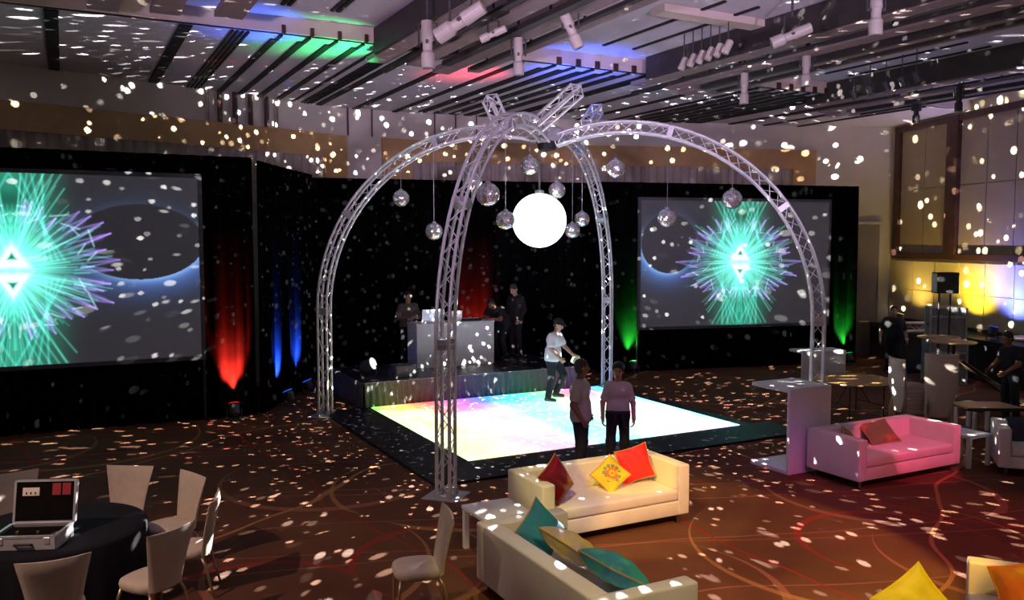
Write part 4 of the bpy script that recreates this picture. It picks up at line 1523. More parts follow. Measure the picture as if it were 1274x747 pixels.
def ell_d(P, c, r, M=None):
    q = P - np.array(c, float)
    if M is not None: q = q @ M
    r = np.array(r, float)
    k0 = np.linalg.norm(q / r, axis=-1)
    k1 = np.linalg.norm(q / (r * r), axis=-1)
    return k0 * (k0 - 1) / np.maximum(k1, 1e-6)


def surface_net(prims, h, clip=None, name='mesh'):
    """prims: list of (kind, args, blend). Smooth union, sampled on a grid, turned into quads."""
    lo = np.full(3, 1e9); hi = -lo
    for kind, a, k in prims:
        if kind == 's':
            r = max(a[2], a[3])
            for p in (a[0], a[1]):
                lo = np.minimum(lo, np.array(p) - r); hi = np.maximum(hi, np.array(p) + r)
        else:
            r = max(a[1])
            lo = np.minimum(lo, np.array(a[0]) - r); hi = np.maximum(hi, np.array(a[0]) + r)
    lo -= 3 * h; hi += 3 * h
    n = np.ceil((hi - lo) / h).astype(int) + 1
    Fv = np.full(n, 1.0, dtype=np.float32)
    ax = [lo[i] + h * np.arange(n[i]) for i in range(3)]
    for kind, a, k in prims:
        if kind == 's':
            r = max(a[2], a[3])
            pl, ph = np.minimum(a[0], a[1]) - r - 0.06, np.maximum(a[0], a[1]) + r + 0.06
        else:
            r = max(a[1])
            pl, ph = np.array(a[0]) - r - 0.06, np.array(a[0]) + r + 0.06
        i0 = np.maximum(0, np.floor((pl - lo) / h).astype(int)); i1 = np.minimum(n, np.ceil((ph - lo) / h).astype(int) + 1)
        sl = tuple(slice(i0[i], i1[i]) for i in range(3))
        P = np.stack(np.meshgrid(*[ax[i][sl[i]] for i in range(3)], indexing='ij'), -1)
        d = seg_d(P, *a) if kind == 's' else ell_d(P, *a)
        o = Fv[sl]
        if k > 0:
            hh = np.clip(0.5 + 0.5 * (o - d) / k, 0, 1)
            Fv[sl] = o * (1 - hh) + d * hh - k * hh * (1 - hh)
        else:
            Fv[sl] = np.minimum(o, d)
    if clip:
        P = np.stack(np.meshgrid(*ax, indexing='ij'), -1)
        for c in clip: Fv = np.maximum(Fv, c(P))
    S = Fv < 0
    nx, ny, nz = n
    corners = [(i, j, k) for i in (0, 1) for j in (0, 1) for k in (0, 1)]
    cnt = sum(S[i:nx - 1 + i, j:ny - 1 + j, k:nz - 1 + k].astype(np.int8) for i, j, k in corners)
    act = (cnt > 0) & (cnt < 8)
    ids = np.full(act.shape, -1, dtype=np.int64)
    I = np.argwhere(act)
    ids[act] = np.arange(len(I))
    acc = np.zeros((len(I), 3)); num = np.zeros(len(I))
    for c0 in corners:
        for axn in range(3):
            if c0[axn]: continue
            c1 = list(c0); c1[axn] = 1
            f0 = Fv[I[:, 0] + c0[0], I[:, 1] + c0[1], I[:, 2] + c0[2]]
            f1 = Fv[I[:, 0] + c1[0], I[:, 1] + c1[1], I[:, 2] + c1[2]]
            m = (f0 < 0) != (f1 < 0)
            t = np.where(m, f0 / np.where(m, f0 - f1, 1), 0)
            p = np.tile(np.array(c0, float), (len(I), 1)); p[:, axn] += t
            acc += p * m[:, None]; num += m
    V = lo + h * (I + acc / num[:, None])
    quads = []
    for axn in range(3):
        o = [0, 0, 0]; o[axn] = 1
        A = S[:nx - 1 if axn == 0 else nx, :ny - 1 if axn == 1 else ny, :nz - 1 if axn == 2 else nz]
        B = S[o[0]:, o[1]:, o[2]:]
        E = np.argwhere(A != B)
        u, v = [(1, 2), (2, 0), (0, 1)][axn]
        E = E[(E[:, u] > 0) & (E[:, v] > 0) & (E[:, u] < n[u] - 1) & (E[:, v] < n[v] - 1)]
        inside = A[E[:, 0], E[:, 1], E[:, 2]]
        def cid(du, dv):
            q = E.copy(); q[:, u] -= du; q[:, v] -= dv
            return ids[q[:, 0], q[:, 1], q[:, 2]]
        Q = np.stack([cid(1, 1), cid(0, 1), cid(0, 0), cid(1, 0)], 1)
        Q = np.where(inside[:, None], Q, Q[:, ::-1])
        quads.append(Q)
    Q = np.concatenate(quads)
    Q = Q[(Q >= 0).all(1)]
    return V, Q


def mesh_obj(name, V, Q, m, parent):
    me = bpy.data.meshes.new(name)
    me.vertices.add(len(V)); me.vertices.foreach_set('co', V.astype(np.float32).ravel())
    me.loops.add(Q.size); me.loops.foreach_set('vertex_index', Q.astype(np.int32).ravel())
    me.polygons.add(len(Q)); me.polygons.foreach_set('loop_start', np.arange(0, Q.size, 4, dtype=np.int32))
    me.polygons.foreach_set('use_smooth', np.ones(len(Q), dtype=bool))
    me.update(calc_edges=True); me.validate()
    me.materials.append(m)
    o = bpy.data.objects.new(name, me)
    col.objects.link(o)
    o.parent = parent
    return o


def V3(*a): return np.array(a, float)


def person(loc, rz, label, skin, shirt, trousers, hair, pose, sleeve=0.55, H=1.75, hairlen=0.0, cap=None, shoes=None, hem=None, build=1.0, extra=None, long_sleeve=False, bald=False):
    """local frame: x = person's left is +x when looking along -y; the person faces -y"""
    s = H / 1.75
    J = dict(pelvis=V3(0, 0, 0.93), waist=V3(0, 0, 1.08), chest=V3(0, 0.01, 1.30), neck=V3(0, 0.02, 1.47), head=V3(0, -0.01, 1.63),
             shl=V3(0.175, 0.02, 1.385), shr=V3(-0.175, 0.02, 1.385), ell=V3(0.25, 0.05, 1.12), elr=V3(-0.25, 0.05, 1.12), wrl=V3(0.25, -0.04, 0.88), wrr=V3(-0.25, -0.04, 0.88),
             hil=V3(0.095, 0, 0.92), hir=V3(-0.095, 0, 0.92), knl=V3(0.11, -0.02, 0.50), knr=V3(-0.11, -0.02, 0.50), anl=V3(0.12, 0.03, 0.09), anr=V3(-0.12, 0.03, 0.09))
    for k, v in pose.items():
        if k in J: J[k] = V3(*v)
    hyaw = pose.get('head_yaw', 0.0); hpit = pose.get('head_pitch', 0.0)
    curl = pose.get('curl', 0.55)
    b = build
    toe = {'l': V3(*pose.get('toel', (0.03, -1, 0))), 'r': V3(*pose.get('toer', (-0.03, -1, 0)))}
    J = {k: v * s for k, v in J.items()}
    rt = empty('person', loc, rz, label, 'person')
    # torso axis frame
    spx = (J['shl'] - J['shr']); spx /= np.linalg.norm(spx)
    hpx = (J['hil'] - J['hir']); hpx /= np.linalg.norm(hpx)
    Tor = []
    ch, wa, pe = J['chest'], J['waist'], J['pelvis']
    Tor += [('s', (ch + spx * 0.085 * s, ch - spx * 0.085 * s, 0.112 * s * b, 0.112 * s * b), 0.05)]
    up = (J['neck'] - ch) * 0.45 + ch
    Tor += [('s', (up + spx * 0.12 * s, up - spx * 0.12 * s, 0.072 * s, 0.072 * s), 0.06)]
    Tor += [('s', (wa + (spx + hpx) * 0.035 * s, wa - (spx + hpx) * 0.035 * s, 0.108 * s * b, 0.108 * s * b), 0.08)]
    Tor += [('s', (pe + hpx * 0.08 * s, pe - hpx * 0.08 * s, 0.112 * s * b, 0.112 * s * b), 0.07)]
    body = list(Tor)
    neck = J['neck']; hd = J['head']
    body += [('s', ((ch + neck) / 2 + (neck - ch) * 0.15, hd - (hd - neck) * 0.25, 0.062 * s, 0.055 * s), 0.035)]
    # head frame
    cy, sy, cp, sp_ = math.cos(hyaw), math.sin(hyaw), math.cos(hpit), math.sin(hpit)
    fwd = V3(sy * cp, -cy * cp, -sp_)
    rgt = V3(cy, sy, 0)
    upv = np.cross(fwd, rgt); upv = upv if upv[2] > 0 else -upv
    HM = np.stack([rgt, fwd, upv], 1)

    def hp(x, f, z): return hd + (rgt * x + fwd * f + upv * z) * s
    body += [('e', (hp(0, -0.012, 0.035), (0.076 * s, 0.098 * s, 0.092 * s), HM), 0.02),
             ('e', (hp(0, 0.022, -0.035), (0.062 * s, 0.072 * s, 0.088 * s), HM), 0.03),
             ('s', (hp(0, 0.09, 0.01), hp(0, 0.112, -0.022), 0.011 * s, 0.015 * s), 0.012),
             ('e', (hp(0.076, -0.01, -0.005), (0.012 * s, 0.02 * s, 0.032 * s), HM), 0.006),
             ('e', (hp(-0.076, -0.01, -0.005), (0.012 * s, 0.02 * s, 0.032 * s), HM), 0.006),
             ('s', (hp(0.024, 0.086, -0.062), hp(-0.024, 0.086, -0.062), 0.010 * s, 0.010 * s), 0.008)]
    arms, sleeves, legs, feet = [], [], [], []
    for sd, sg in (('l', 1), ('r', -1)):
        S_, E_, W_ = J['sh' + sd], J['el' + sd], J['wr' + sd]
        body += [('s', (S_, E_, 0.060 * s * b, 0.046 * s * b), 0.045), ('s', (E_, W_, 0.045 * s * b, 0.030 * s), 0.02)]
        if long_sleeve:
            sleeves += [('s', (S_, E_, 0.074 * s * b, 0.060 * s * b), 0.04), ('s', (E_, W_, 0.058 * s * b, 0.044 * s), 0.02)]
        else:
            sleeves += [('s', (S_, S_ + (E_ - S_) * sleeve, 0.068 * s * b, 0.072 * s * b), 0.04)]
        # hand
        d = pose.get('hand' + sd)
        fd = (W_ - E_) / np.linalg.norm(W_ - E_) if d is None else V3(*d) / np.linalg.norm(d)
        pn = pose.get('palm' + sd, (-sg, 0.1, 0))      # palm normal, towards the thigh by default
        pn = V3(*pn); pn = pn - fd * (pn @ fd); pn /= np.linalg.norm(pn)
        side = np.cross(fd, pn)                        # thumb side is forward
        if side[1] > 0: side = -side
        K = W_ + fd * 0.085 * s
        body += [('s', (W_, W_ + fd * 0.02 * s, 0.029 * s, 0.029 * s), 0.02),
                 ('s', (W_ + fd * 0.03 * s + side * 0.014 * s, K + side * 0.026 * s, 0.021 * s, 0.015 * s), 0.015),
                 ('s', (W_ + fd * 0.03 * s - side * 0.014 * s, K - side * 0.026 * s, 0.021 * s, 0.015 * s), 0.015)]
        for q, (o, l) in enumerate(((0.033, 0.075), (0.011, 0.084), (-0.011, 0.078), (-0.033, 0.060))):
            p0 = K + side * o * s
            c1, c2 = curl, curl * 2.0
            d1 = fd * math.cos(c1) + pn * math.sin(c1) + side * o * 1.2
            d2 = fd * math.cos(c2) + pn * math.sin(c2)
            p1 = p0 + d1 * l * 0.52 * s
            p2 = p1 + d2 * l * 0.48 * s
            body += [('s', (p0, p1, 0.0098 * s, 0.009 * s), 0.006), ('s', (p1, p2, 0.009 * s, 0.0075 * s), 0.004)]
        t0 = W_ + fd * 0.03 * s + side * 0.022 * s
        t1 = t0 + (fd * 0.55 + side * 0.7 + pn * 0.35) * 0.045 * s
        t2 = t1 + (fd * 0.9 + side * 0.2 + pn * 0.4) * 0.032 * s
        body += [('s', (t0, t1, 0.014 * s, 0.011 * s), 0.01), ('s', (t1, t2, 0.011 * s, 0.009 * s), 0.004)]
        # legs
        Hp, Kn, An = J['hi' + sd], J['kn' + sd], J['an' + sd]
        body += [('s', (Hp, Kn, 0.088 * s * b, 0.056 * s), 0.05), ('s', (Kn, Kn + (An - Kn) * 0.35, 0.055 * s, 0.056 * s), 0.02), ('s', (Kn + (An - Kn) * 0.3, An, 0.056 * s, 0.036 * s), 0.03)]
        legs += [('s', (Hp, Kn, 0.102 * s * b, 0.078 * s), 0.05), ('s', (Kn, An + (Kn - An) * 0.06, 0.078 * s, 0.068 * s), 0.03)]
        td = toe[sd] / np.linalg.norm(toe[sd])
        heel = An + V3(0, 0, -0.05 * s) - td * 0.035 * s
        tip = An + V3(0, 0, -0.058 * s) + td * 0.16 * s
        body += [('s', (An, heel, 0.036 * s, 0.034 * s), 0.02), ('s', (heel, tip, 0.036 * s, 0.026 * s), 0.02)]
        feet += [('s', (heel, tip, 0.046 * s, 0.036 * s), 0.02), ('s', (An + V3(0, 0, 0.01), heel, 0.05 * s, 0.046 * s), 0.02)]
    Vv, Q = surface_net(body, 0.0095)
    mesh_obj('body', Vv, Q, skin, rt)
    # clothes
    infl = [(k, (a[0], a[1], a[2] + 0.018 * s, a[3] + 0.018 * s), bl) for k, a, bl in Tor]
    hemz = hem if hem is not None else 0.90
    pel = J['pelvis']; upd = (J['chest'] - pel); upd = upd / np.linalg.norm(upd)
    hp0 = pel + upd * (hemz - 0.93) * s
    sk = [(k, (a[0], a[1], a[2] + 0.010 * s, a[3] + 0.010 * s), bl) for k, a, bl in Tor[3:]]
    low = hp0 - upd * 0.0
    nk = J['neck'] - (J['neck'] - J['chest']) / np.linalg.norm(J['neck'] - J['chest']) * 0.012 * s
    nd_ = (J['neck'] - J['chest']) / np.linalg.norm(J['neck'] - J['chest'])
    shp = infl[:3] + [(k, (a[0], a[1], a[2] + 0.024 * s, a[3] + 0.024 * s), bl) for k, a, bl in Tor[3:]] + sleeves
    shp += [('s', ((J['chest'] + neck) / 2, neck + nd_ * 0.02, 0.075 * s, 0.066 * s), 0.03)]
    Vv, Q = surface_net(shp, 0.014, clip=[lambda P: np.where(np.abs((P - hp0) @ spx) < 0.24 * s * b, -((P - hp0) @ upd), -1.0) if not long_sleeve else np.where(np.linalg.norm((P - hp0) - ((P - hp0) @ upd)[..., None] * upd, axis=-1) < 0.19 * s * b, -((P - hp0) @ upd), -1.0),
                                           lambda P: np.where(np.linalg.norm(P - neck, axis=-1) < 0.13 * s, (P - neck) @ nd_ - 0.0, -1.0)])
    mesh_obj('shirt', Vv, Q, shirt, rt)
    wl = pel + upd * 0.10 * s
    Vv, Q = surface_net(sk + legs, 0.014, clip=[lambda P: (P - wl) @ upd])
    mesh_obj('trousers', Vv, Q, trousers, rt)
    Vv, Q = surface_net(feet, 0.012, clip=[lambda P: -(P[..., 2] - min(J['anl'][2], J['anr'][2]) + 0.088 * s)])
    mesh_obj('shoes', Vv, Q, shoes or m_black, rt)
    # hair
    if not bald:
        hr = [('e', (hp(0, -0.020, 0.045), ((0.086 + hairlen * 0.08) * s, (0.104 + hairlen * 0.08) * s, (0.095 + hairlen * 0.12) * s), HM), 0.01), ('e', (hp(0, -0.045, -0.02 - hairlen * 0.5), ((0.080 + hairlen * 0.1) * s, 0.070 * s, (0.085 + hairlen * 0.6) * s), HM), 0.02)]
        fz = V3(*(fwd * 1.0 + upv * -0.75)); fz /= np.linalg.norm(fz)
        c0 = hp(0, 0.062, 0.052)
        Vv, Q = surface_net(hr, 0.010, clip=[lambda P: (P - c0) @ fz])
        mesh_obj('hair', Vv, Q, hair, rt)
    if cap:
        hr = [('e', (hp(0, -0.012, 0.065), (0.094 * s, 0.112 * s, 0.075 * s), HM), 0.01)]
        c1 = hp(0, 0, 0.045)
        Vv, Q = surface_net(hr, 0.010, clip=[lambda P: -((P - c1) @ upv)])
        hat = mesh_obj('hat', Vv, Q, cap, rt)
        br = [('s', (hp(0.05, 0.04, 0.05), hp(-0.05, 0.04, 0.05), 0.075 * s, 0.075 * s), 0.02), ('s', (hp(0, -0.08, 0.05), hp(0, 0.10, 0.045), 0.08 * s, 0.07 * s), 0.02)]
        Vv, Q = surface_net(br, 0.011, clip=[lambda P: np.abs((P - hp(0, 0, 0.05)) @ upv) - 0.012])
        mesh_obj('hat_brim', Vv, Q, cap, hat)
    # face: eyes, brows, mouth
    for sg in (1, -1):
        mb = sphere(1, 10, 6)
        mb.xf(Matrix.Translation(hp(0.030 * sg, 0.080, 0.012)) @ Matrix.Scale(0.011 * s, 4)).build('eye', mat('eye_dark', (0.03, 0.02, 0.02), 0.3), rt, smooth=True)
        a, c = hp(0.016 * sg, 0.092, 0.032), hp(0.046 * sg, 0.080, 0.034)
        MB().tube([a, c], 0.005 * s, 5).build('eyebrow', mat('brow_dark', (0.03, 0.02, 0.015), 0.8), rt)
    MB().tube([hp(-0.022, 0.0915, -0.062), hp(0, 0.0985, -0.064), hp(0.022, 0.0915, -0.062)], [0.003 * s, 0.006 * s, 0.003 * s], 6).build('mouth', mat('lip', (0.30, 0.10, 0.08), 0.6), rt)
    if extra: extra(rt, J, hp, s)
    return rt


m_skinD = mat('skin_brown', (0.22, 0.10, 0.06), 0.55, var=0.06)
m_skinM = mat('skin_tan', (0.42, 0.24, 0.16), 0.55, var=0.06)
m_skinL = mat('skin_light', (0.55, 0.34, 0.26), 0.55, var=0.06)
m_shG = mat('grey_tshirt', (0.44, 0.40, 0.36), 0.85, var=0.06)
m_shW = mat('white_shirt', (0.66, 0.66, 0.70), 0.85, var=0.05)
m_shB = mat('black_shirt', (0.010, 0.010, 0.011), 0.85, var=0.1)
m_trB = mat('black_trousers', (0.010, 0.010, 0.015), 0.85, var=0.1)
m_hairB = mat('black_hair', (0.012, 0.010, 0.010), 0.6)
m_hairG = mat('short_dark_hair', (0.05, 0.04, 0.035), 0.8)
m_jack = mat('grey_brown_jacket', (0.10, 0.085, 0.07), 0.85, var=0.3, scale=20)

fl = 0.052    # top of LED floor
# two staff in front of the dance floor
pA = G(722, 594)
person(pA, R(78), 'man in grey T-shirt and dark trousers, seen from behind, beside the woman', m_skinD, m_shG, m_trB, m_hairG,
       dict(ell=(0.26, 0.06, 1.12), wrl=(0.20, -0.08, 0.92), elr=(-0.27, 0.07, 1.12), wrr=(-0.24, -0.06, 0.90), head_yaw=R(25), head=(0, -0.02, 1.63)), sleeve=0.62, H=1.76, hem=0.84, build=1.16)
pB = G(768, 588)


def chest_mark(rt, J, hp, s):
    c = J['chest'] + np.array([0.07, -0.135, 0.06]) * s
    mb = MB()
    mb.box(tuple(c), (0.05, 0.008, 0.008)); mb.box(tuple(c + np.array([0.012, 0.0, -0.018])), (0.035, 0.008, 0.007))
    mb.build('chest_logo', mat('white_print', (0.85, 0.85, 0.85), 0.8), rt)
    # jacket tied round the waist
    w = J['waist']
    pts = [(w[0] + 0.155 * math.cos(a) * s * 1.08, w[1] + 0.145 * math.sin(a) * s, w[2] - 0.10 * s) for a in [2 * PI * i / 24 for i in range(25)]]
    belt = MB().tube(pts, 0.035 * s, 8, cap=False).build('tied_jacket', m_trB, rt, smooth=True)
    for x in (-0.03, 0.05):
        MB().tube([(w[0] + x, w[1] - 0.16, w[2] - 0.10), (w[0] + x * 1.8, w[1] - 0.175, w[2] - 0.22), (w[0] + x * 2.4, w[1] - 0.16, w[2] - 0.36)], [0.028, 0.03, 0.024], 8).build('tied_sleeve', m_trB, belt, smooth=True)


person(pB, R(-6), 'woman in grey T-shirt with jacket tied at waist, facing the camera', m_skinM, m_shG, m_trB, m_hairB,
       dict(shl=(0.155, 0.02, 1.375), shr=(-0.155, 0.02, 1.375), ell=(0.24, 0.04, 1.12), elr=(-0.24, 0.04, 1.12), wrl=(0.25, -0.05, 0.89), wrr=(-0.24, -0.05, 0.89), head_yaw=R(-8), head_pitch=R(6)), sleeve=0.7, H=1.66, hem=0.98, hairlen=0.16, build=0.9, extra=chest_mark)

# dancer on the LED floor, stepping, looking down, seen from his right side
pC = G(690, 502) + Vector((0, 0, fl))


def held(rt, J, hp, s):
    p = J['wrl'] + np.array([0.0, -0.06, -0.10])
    MB().rbox(tuple(p), (0.07, 0.16, 0.20), 0.03, 2, Euler((0.4, 0.3, 0.2)).to_matrix()).build('held_cloth', mat('pale_cloth', (0.55, 0.55, 0.42), 0.8), rt)


person(pC, R(62), 'man in white shirt and dark hat stepping on the LED dance floor', m_skinM, m_shW, m_trB, m_hairB,
       dict(pelvis=(0, 0.04, 0.92), waist=(0, 0.04, 1.07), chest=(0, 0.0, 1.29), neck=(0, -0.04, 1.46), head=(0, -0.09, 1.61), shl=(0.175, 0.0, 1.375), shr=(-0.175, 0.0, 1.375),
            ell=(0.24, -0.10, 1.15), wrl=(0.20, -0.32, 0.98), elr=(-0.24, -0.03, 1.13), wrr=(-0.22, -0.22, 0.94), hil=(0.09, 0.04, 0.91), hir=(-0.09, 0.04, 0.91),
            knl=(0.11, -0.16, 0.54), anl=(0.11, 0.02, 0.16), knr=(-0.11, 0.02, 0.50), anr=(-0.11, 0.10, 0.09), head_pitch=R(24), curl=0.8), sleeve=0.7, H=1.80, cap=m_black, hem=0.86, build=1.12, extra=held, shoes=mat('brown_shoe', (0.10, 0.05, 0.03), 0.5))


# DJ behind the booth
def phones(rt, J, hp, s):
    pts = [hp(0.092 * math.cos(a), -0.01, 0.02 + 0.112 * math.sin(a)) for a in [PI * i / 14 for i in range(15)]]
    h = MB().tube(pts, 0.011, 8).build('headphones', m_black, rt, smooth=True)
    for sg in (1, -1):
        M = Matrix.Translation(hp(0.092 * sg, -0.01, 0.0)) @ Matrix.Rotation(PI / 2, 4, 'Y')
        MB().lathe([(0.03, -0.018), (0.042, -0.012), (0.042, 0.012), (0.03, 0.018)], 16).xf(M).build('ear_cup', mat('pale_cup', (0.6, 0.6, 0.6), 0.5), h)


pD = UV(1.74, 7.22, ZS)
person(pD, AX + R(-6), 'DJ in grey jacket and headphones behind the white booth', m_skinM, m_jack, m_trB, m_hairB,
       dict(ell=(0.25, -0.02, 1.12), wrl=(0.08, -0.25, 1.14), elr=(-0.27, -0.02, 1.12), wrr=(-0.08, -0.24, 1.10), head_pitch=R(12), head_yaw=R(12), palml=(0, 0, -1), palmr=(0, 0, -1), curl=0.7), H=1.74, hem=0.9, long_sleeve=True, build=1.08, extra=phones)
# crouching helper and standing helper, right of the booth
pE = UV(4.05, 6.98, ZS)
person(pE, AX + R(-62), 'man in black bending over the right end of the booth', m_skinD, m_shB, m_trB, m_hairB,
       dict(pelvis=(0, 0.20, 0.86), waist=(0, 0.12, 0.99), chest=(0, -0.06, 1.16), neck=(0, -0.20, 1.27), head=(0, -0.30, 1.37), shl=(0.19, -0.12, 1.24), shr=(-0.19, -0.12, 1.24),
            ell=(0.24, -0.26, 1.00), wrl=(0.14, -0.48, 1.02), elr=(-0.24, -0.26, 1.00), wrr=(-0.14, -0.48, 1.02), hil=(0.09, 0.20, 0.85), hir=(-0.09, 0.20, 0.85), knl=(0.11, 0.0, 0.48), knr=(-0.11, 0.0, 0.48),
            anl=(0.12, 0.12, 0.09), anr=(-0.12, 0.12, 0.09), head_pitch=R(38), palml=(0, 0, -1), palmr=(0, 0, -1)), H=1.78, hem=0.84, long_sleeve=False, build=1.1)
pF = UV(4.66, 7.22, ZS)
person(pF, AX + R(-70), 'man in black long sleeves standing on stage looking down', m_skinL, m_shB, m_trB, m_hairG,
       dict(ell=(0.26, 0.03, 1.12), wrl=(0.22, -0.10, 0.90), elr=(-0.26, 0.03, 1.12), wrr=(-0.23, -0.08, 0.90), head_pitch=R(30), head=(0, -0.07, 1.61)), H=1.86, hem=0.88, long_sleeve=True, build=1.1)


# man by the right wall with a pale wristband
def band(rt, J, hp, s):
    MB().lathe([(0.042, -0.02), (0.044, 0.0), (0.042, 0.02)], 14).xf(Matrix.Translation(J['wrl'] + np.array([0, 0, 0.02]))).build('wristband', mat('pale_band', (0.8, 0.75, 0.7), 0.5), rt)


person(G(1110, 466), R(-14), 'man in black polo with pale wristband walking near the right wall', m_skinM, m_shB, m_trB, m_hairG,
       dict(ell=(0.28, 0.05, 1.12), elr=(-0.28, 0.05, 1.12), wrl=(0.31, -0.04, 0.90), wrr=(-0.31, -0.02, 0.90), knl=(0.11, -0.08, 0.50), anr=(-0.12, 0.12, 0.10)), sleeve=0.7, H=1.80, hem=0.86, build=1.2, extra=band)
person(G(1256, 524), R(-75), 'staff member all in black carrying a table at the far right', m_skinD, m_shB, m_trB, m_hairB,
       dict(pelvis=(0, 0.04, 0.92), chest=(0, -0.04, 1.28), neck=(0, -0.08, 1.45), head=(0, -0.13, 1.60), ell=(0.24, -0.10, 1.12), wrl=(0.2, -0.34, 0.98), elr=(-0.24, -0.10, 1.12), wrr=(-0.2, -0.34, 0.98), head_pitch=R(18)), sleeve=0.6, H=1.78, hem=0.88, build=1.05)

# ------------------------------------------------------------------ the right-hand corner
m_ply = mat('plywood_table', (0.46, 0.27, 0.10), 0.4, var=0.2, scale=5)
m_bk = m_black


def round_folding(loc, r, h, label, legs=True, rz=0.3):
    rt = empty('folding_table', loc, rz, label, 'table', 'bare plywood tables')
    MB().lathe([(r - 0.01, h - 0.035), (r, h - 0.03), (r, h - 0.005), (r - 0.005, h)], 48).build('table_top', m_ply, rt)
    MB().lathe([(r + 0.004, h - 0.028), (r + 0.006, h - 0.02), (r + 0.004, h - 0.01)], 48).build('edge_band', m_dark, rt)
    for sx in (-1, 1):
        MB().tube([(sx * r * 0.5, -r * 0.5, 0), (sx * r * 0.5, -r * 0.5, h - 0.04), (sx * r * 0.5, r * 0.5, h - 0.04), (sx * r * 0.5, r * 0.5, 0)], 0.014).build('leg', m_bk, rt)
        MB().tube([(sx * r * 0.5, -r * 0.5, 0.25), (sx * r * 0.5, r * 0.5, 0.25)], 0.01).build('stretcher', m_bk, rt)
        MB().tube([(sx * r * 0.5, 0, 0.25), (sx * r * 0.1, 0, h - 0.04)], 0.01).build('brace', m_bk, rt)
    return rt


round_folding(G(1062, 472, 0.74) + Vector((0, 0, -0.74)), 0.80, 0.74, 'bare round plywood table on folding legs right of the truss leg')


def cocktail(loc, label, r=0.48, h=1.07):
    rt = empty('cocktail_table', loc, 0, label, 'table', 'tall cocktail tables')
    MB().lathe([(r - 0.01, h - 0.03), (r, h - 0.025), (r, h - 0.004), (r - 0.005, h)], 40).build('table_top', m_ply, rt)
    MB().tube([(0, 0, 0.03), (0, 0, h - 0.03)], 0.035, 12).build('pole', m_bk, rt)
    MB().lathe([(0.26, 0.0), (0.26, 0.02), (0.05, 0.05)], 24).build('foot', m_bk, rt)
    return rt


cocktail(atY(1168, 418.5, 19.7) * 1 - Vector((0, 0, atY(1168, 418.5, 19.7).z)), 'tall round plywood cocktail table, left of two beyond the chair stacks', 0.46, 1.28)
cocktail(atY(1187, 424.5, 18.6) * 1 - Vector((0, 0, atY(1187, 424.5, 18.6).z)), 'tall round plywood cocktail table, right of two beyond the chair stacks', 0.46, 1.30)
cocktail(atY(1284, 420, 18.4) * 1 - Vector((0, 0, atY(1284, 420, 18.4).z)), 'tall plywood cocktail table behind the staff member at right', 0.5, 1.40)


def leaning_table(loc, rz, tilt, label, L=1.5, W=0.75, h0=0.1):
    rt = empty('folding_table', loc, 0, label, 'table', 'bare plywood tables')
    M = Matrix.Rotation(rz, 4, 'Z') @ Matrix.Translation((0, 0, h0)) @ Matrix.Rotation(tilt, 4, 'Y')
    MB().rbox((0, 0, 0), (L, W, 0.03), 0.008, 2).xf(M).build('table_top', m_ply, rt)
    for sy in (-1, 1):
        MB().beam((-L / 2, sy * W / 2, -0.02), (L / 2, sy * W / 2, -0.02), 0.02, 0.05).xf(M).build('edge_rail', m_bk, rt)
    for sx in (-0.6, 0.6):
        MB().tube([(sx, -W * 0.4, -0.03), (sx * 0.35, -W * 0.4, -0.07), (sx * 0.35, W * 0.4, -0.07), (sx, W * 0.4, -0.03)], 0.014).xf(M).build('leg', m_bk, rt)
    return rt


q = G(1222, 500)
leaning_table(q + Vector((0, -0.3, 0)), R(-8), R(34), 'plywood folding table tilted down behind the chair stacks', 1.7, 0.7, 0.50)
leaning_table(G(1222, 548), R(10), R(2), 'dark-edged rectangular folding table lying low behind the side table', 1.1, 0.6, 0.62)

# speaker on a stand, cases, riser and truss section along the right wall
rise = MB()
a, b2 = rpt(1117) + RN * 0.47, rpt(1400) + RN * 0.47
cR = (a + b2) / 2
rs = empty('riser', (cR.x, cR.y, 0), math.atan2(RD.y, RD.x), 'long black riser along the base of the right wall', 'riser')
Lr = (b2 - a).length
MB().rbox((0, 0, 0.98), (Lr, 0.8, 0.12), 0.01, 1).build('deck', m_deck, rs)
MB().box((0, 0, 0.46), (Lr - 0.04, 0.76, 0.92)).build('skirt', m_black, rs)
m_case = mat('flight_case_grey', (0.20, 0.20, 0.22), 0.5, var=0.2)


def flight_case(loc, rz, w, d, h, label):
    rt = empty('flight_case', loc, rz, label, 'flight case', 'flight cases')
    MB().rbox((0, 0, h / 2), (w, d, h), 0.01, 1).build('body', m_case, rt)
    for sx in (-1, 1):
        for sy in (-1, 1):
            MB().box((sx * w / 2, sy * d / 2, h / 2), (0.04, 0.04, h + 0.01)).build('edge_rail', m_alud, rt)
    for z in (0.01, h - 0.01, h * 0.72):
        for sy in (-1, 1):
            MB().box((0, sy * d / 2, z), (w, 0.035, 0.04)).build('edge_rail', m_alud, rt)
    for x in (-0.18, 0.18):
        MB().rbox((x, -d / 2 - 0.018, h * 0.72), (0.07, 0.02, 0.09), 0.004, 1).build('latch', m_alud, rt)
    for sx in (-1, 1):
        MB().box((sx * (w / 2 + 0.012), 0, h * 0.45), (0.02, 0.14, 0.06)).build('handle', m_dark, rt)
    return rt


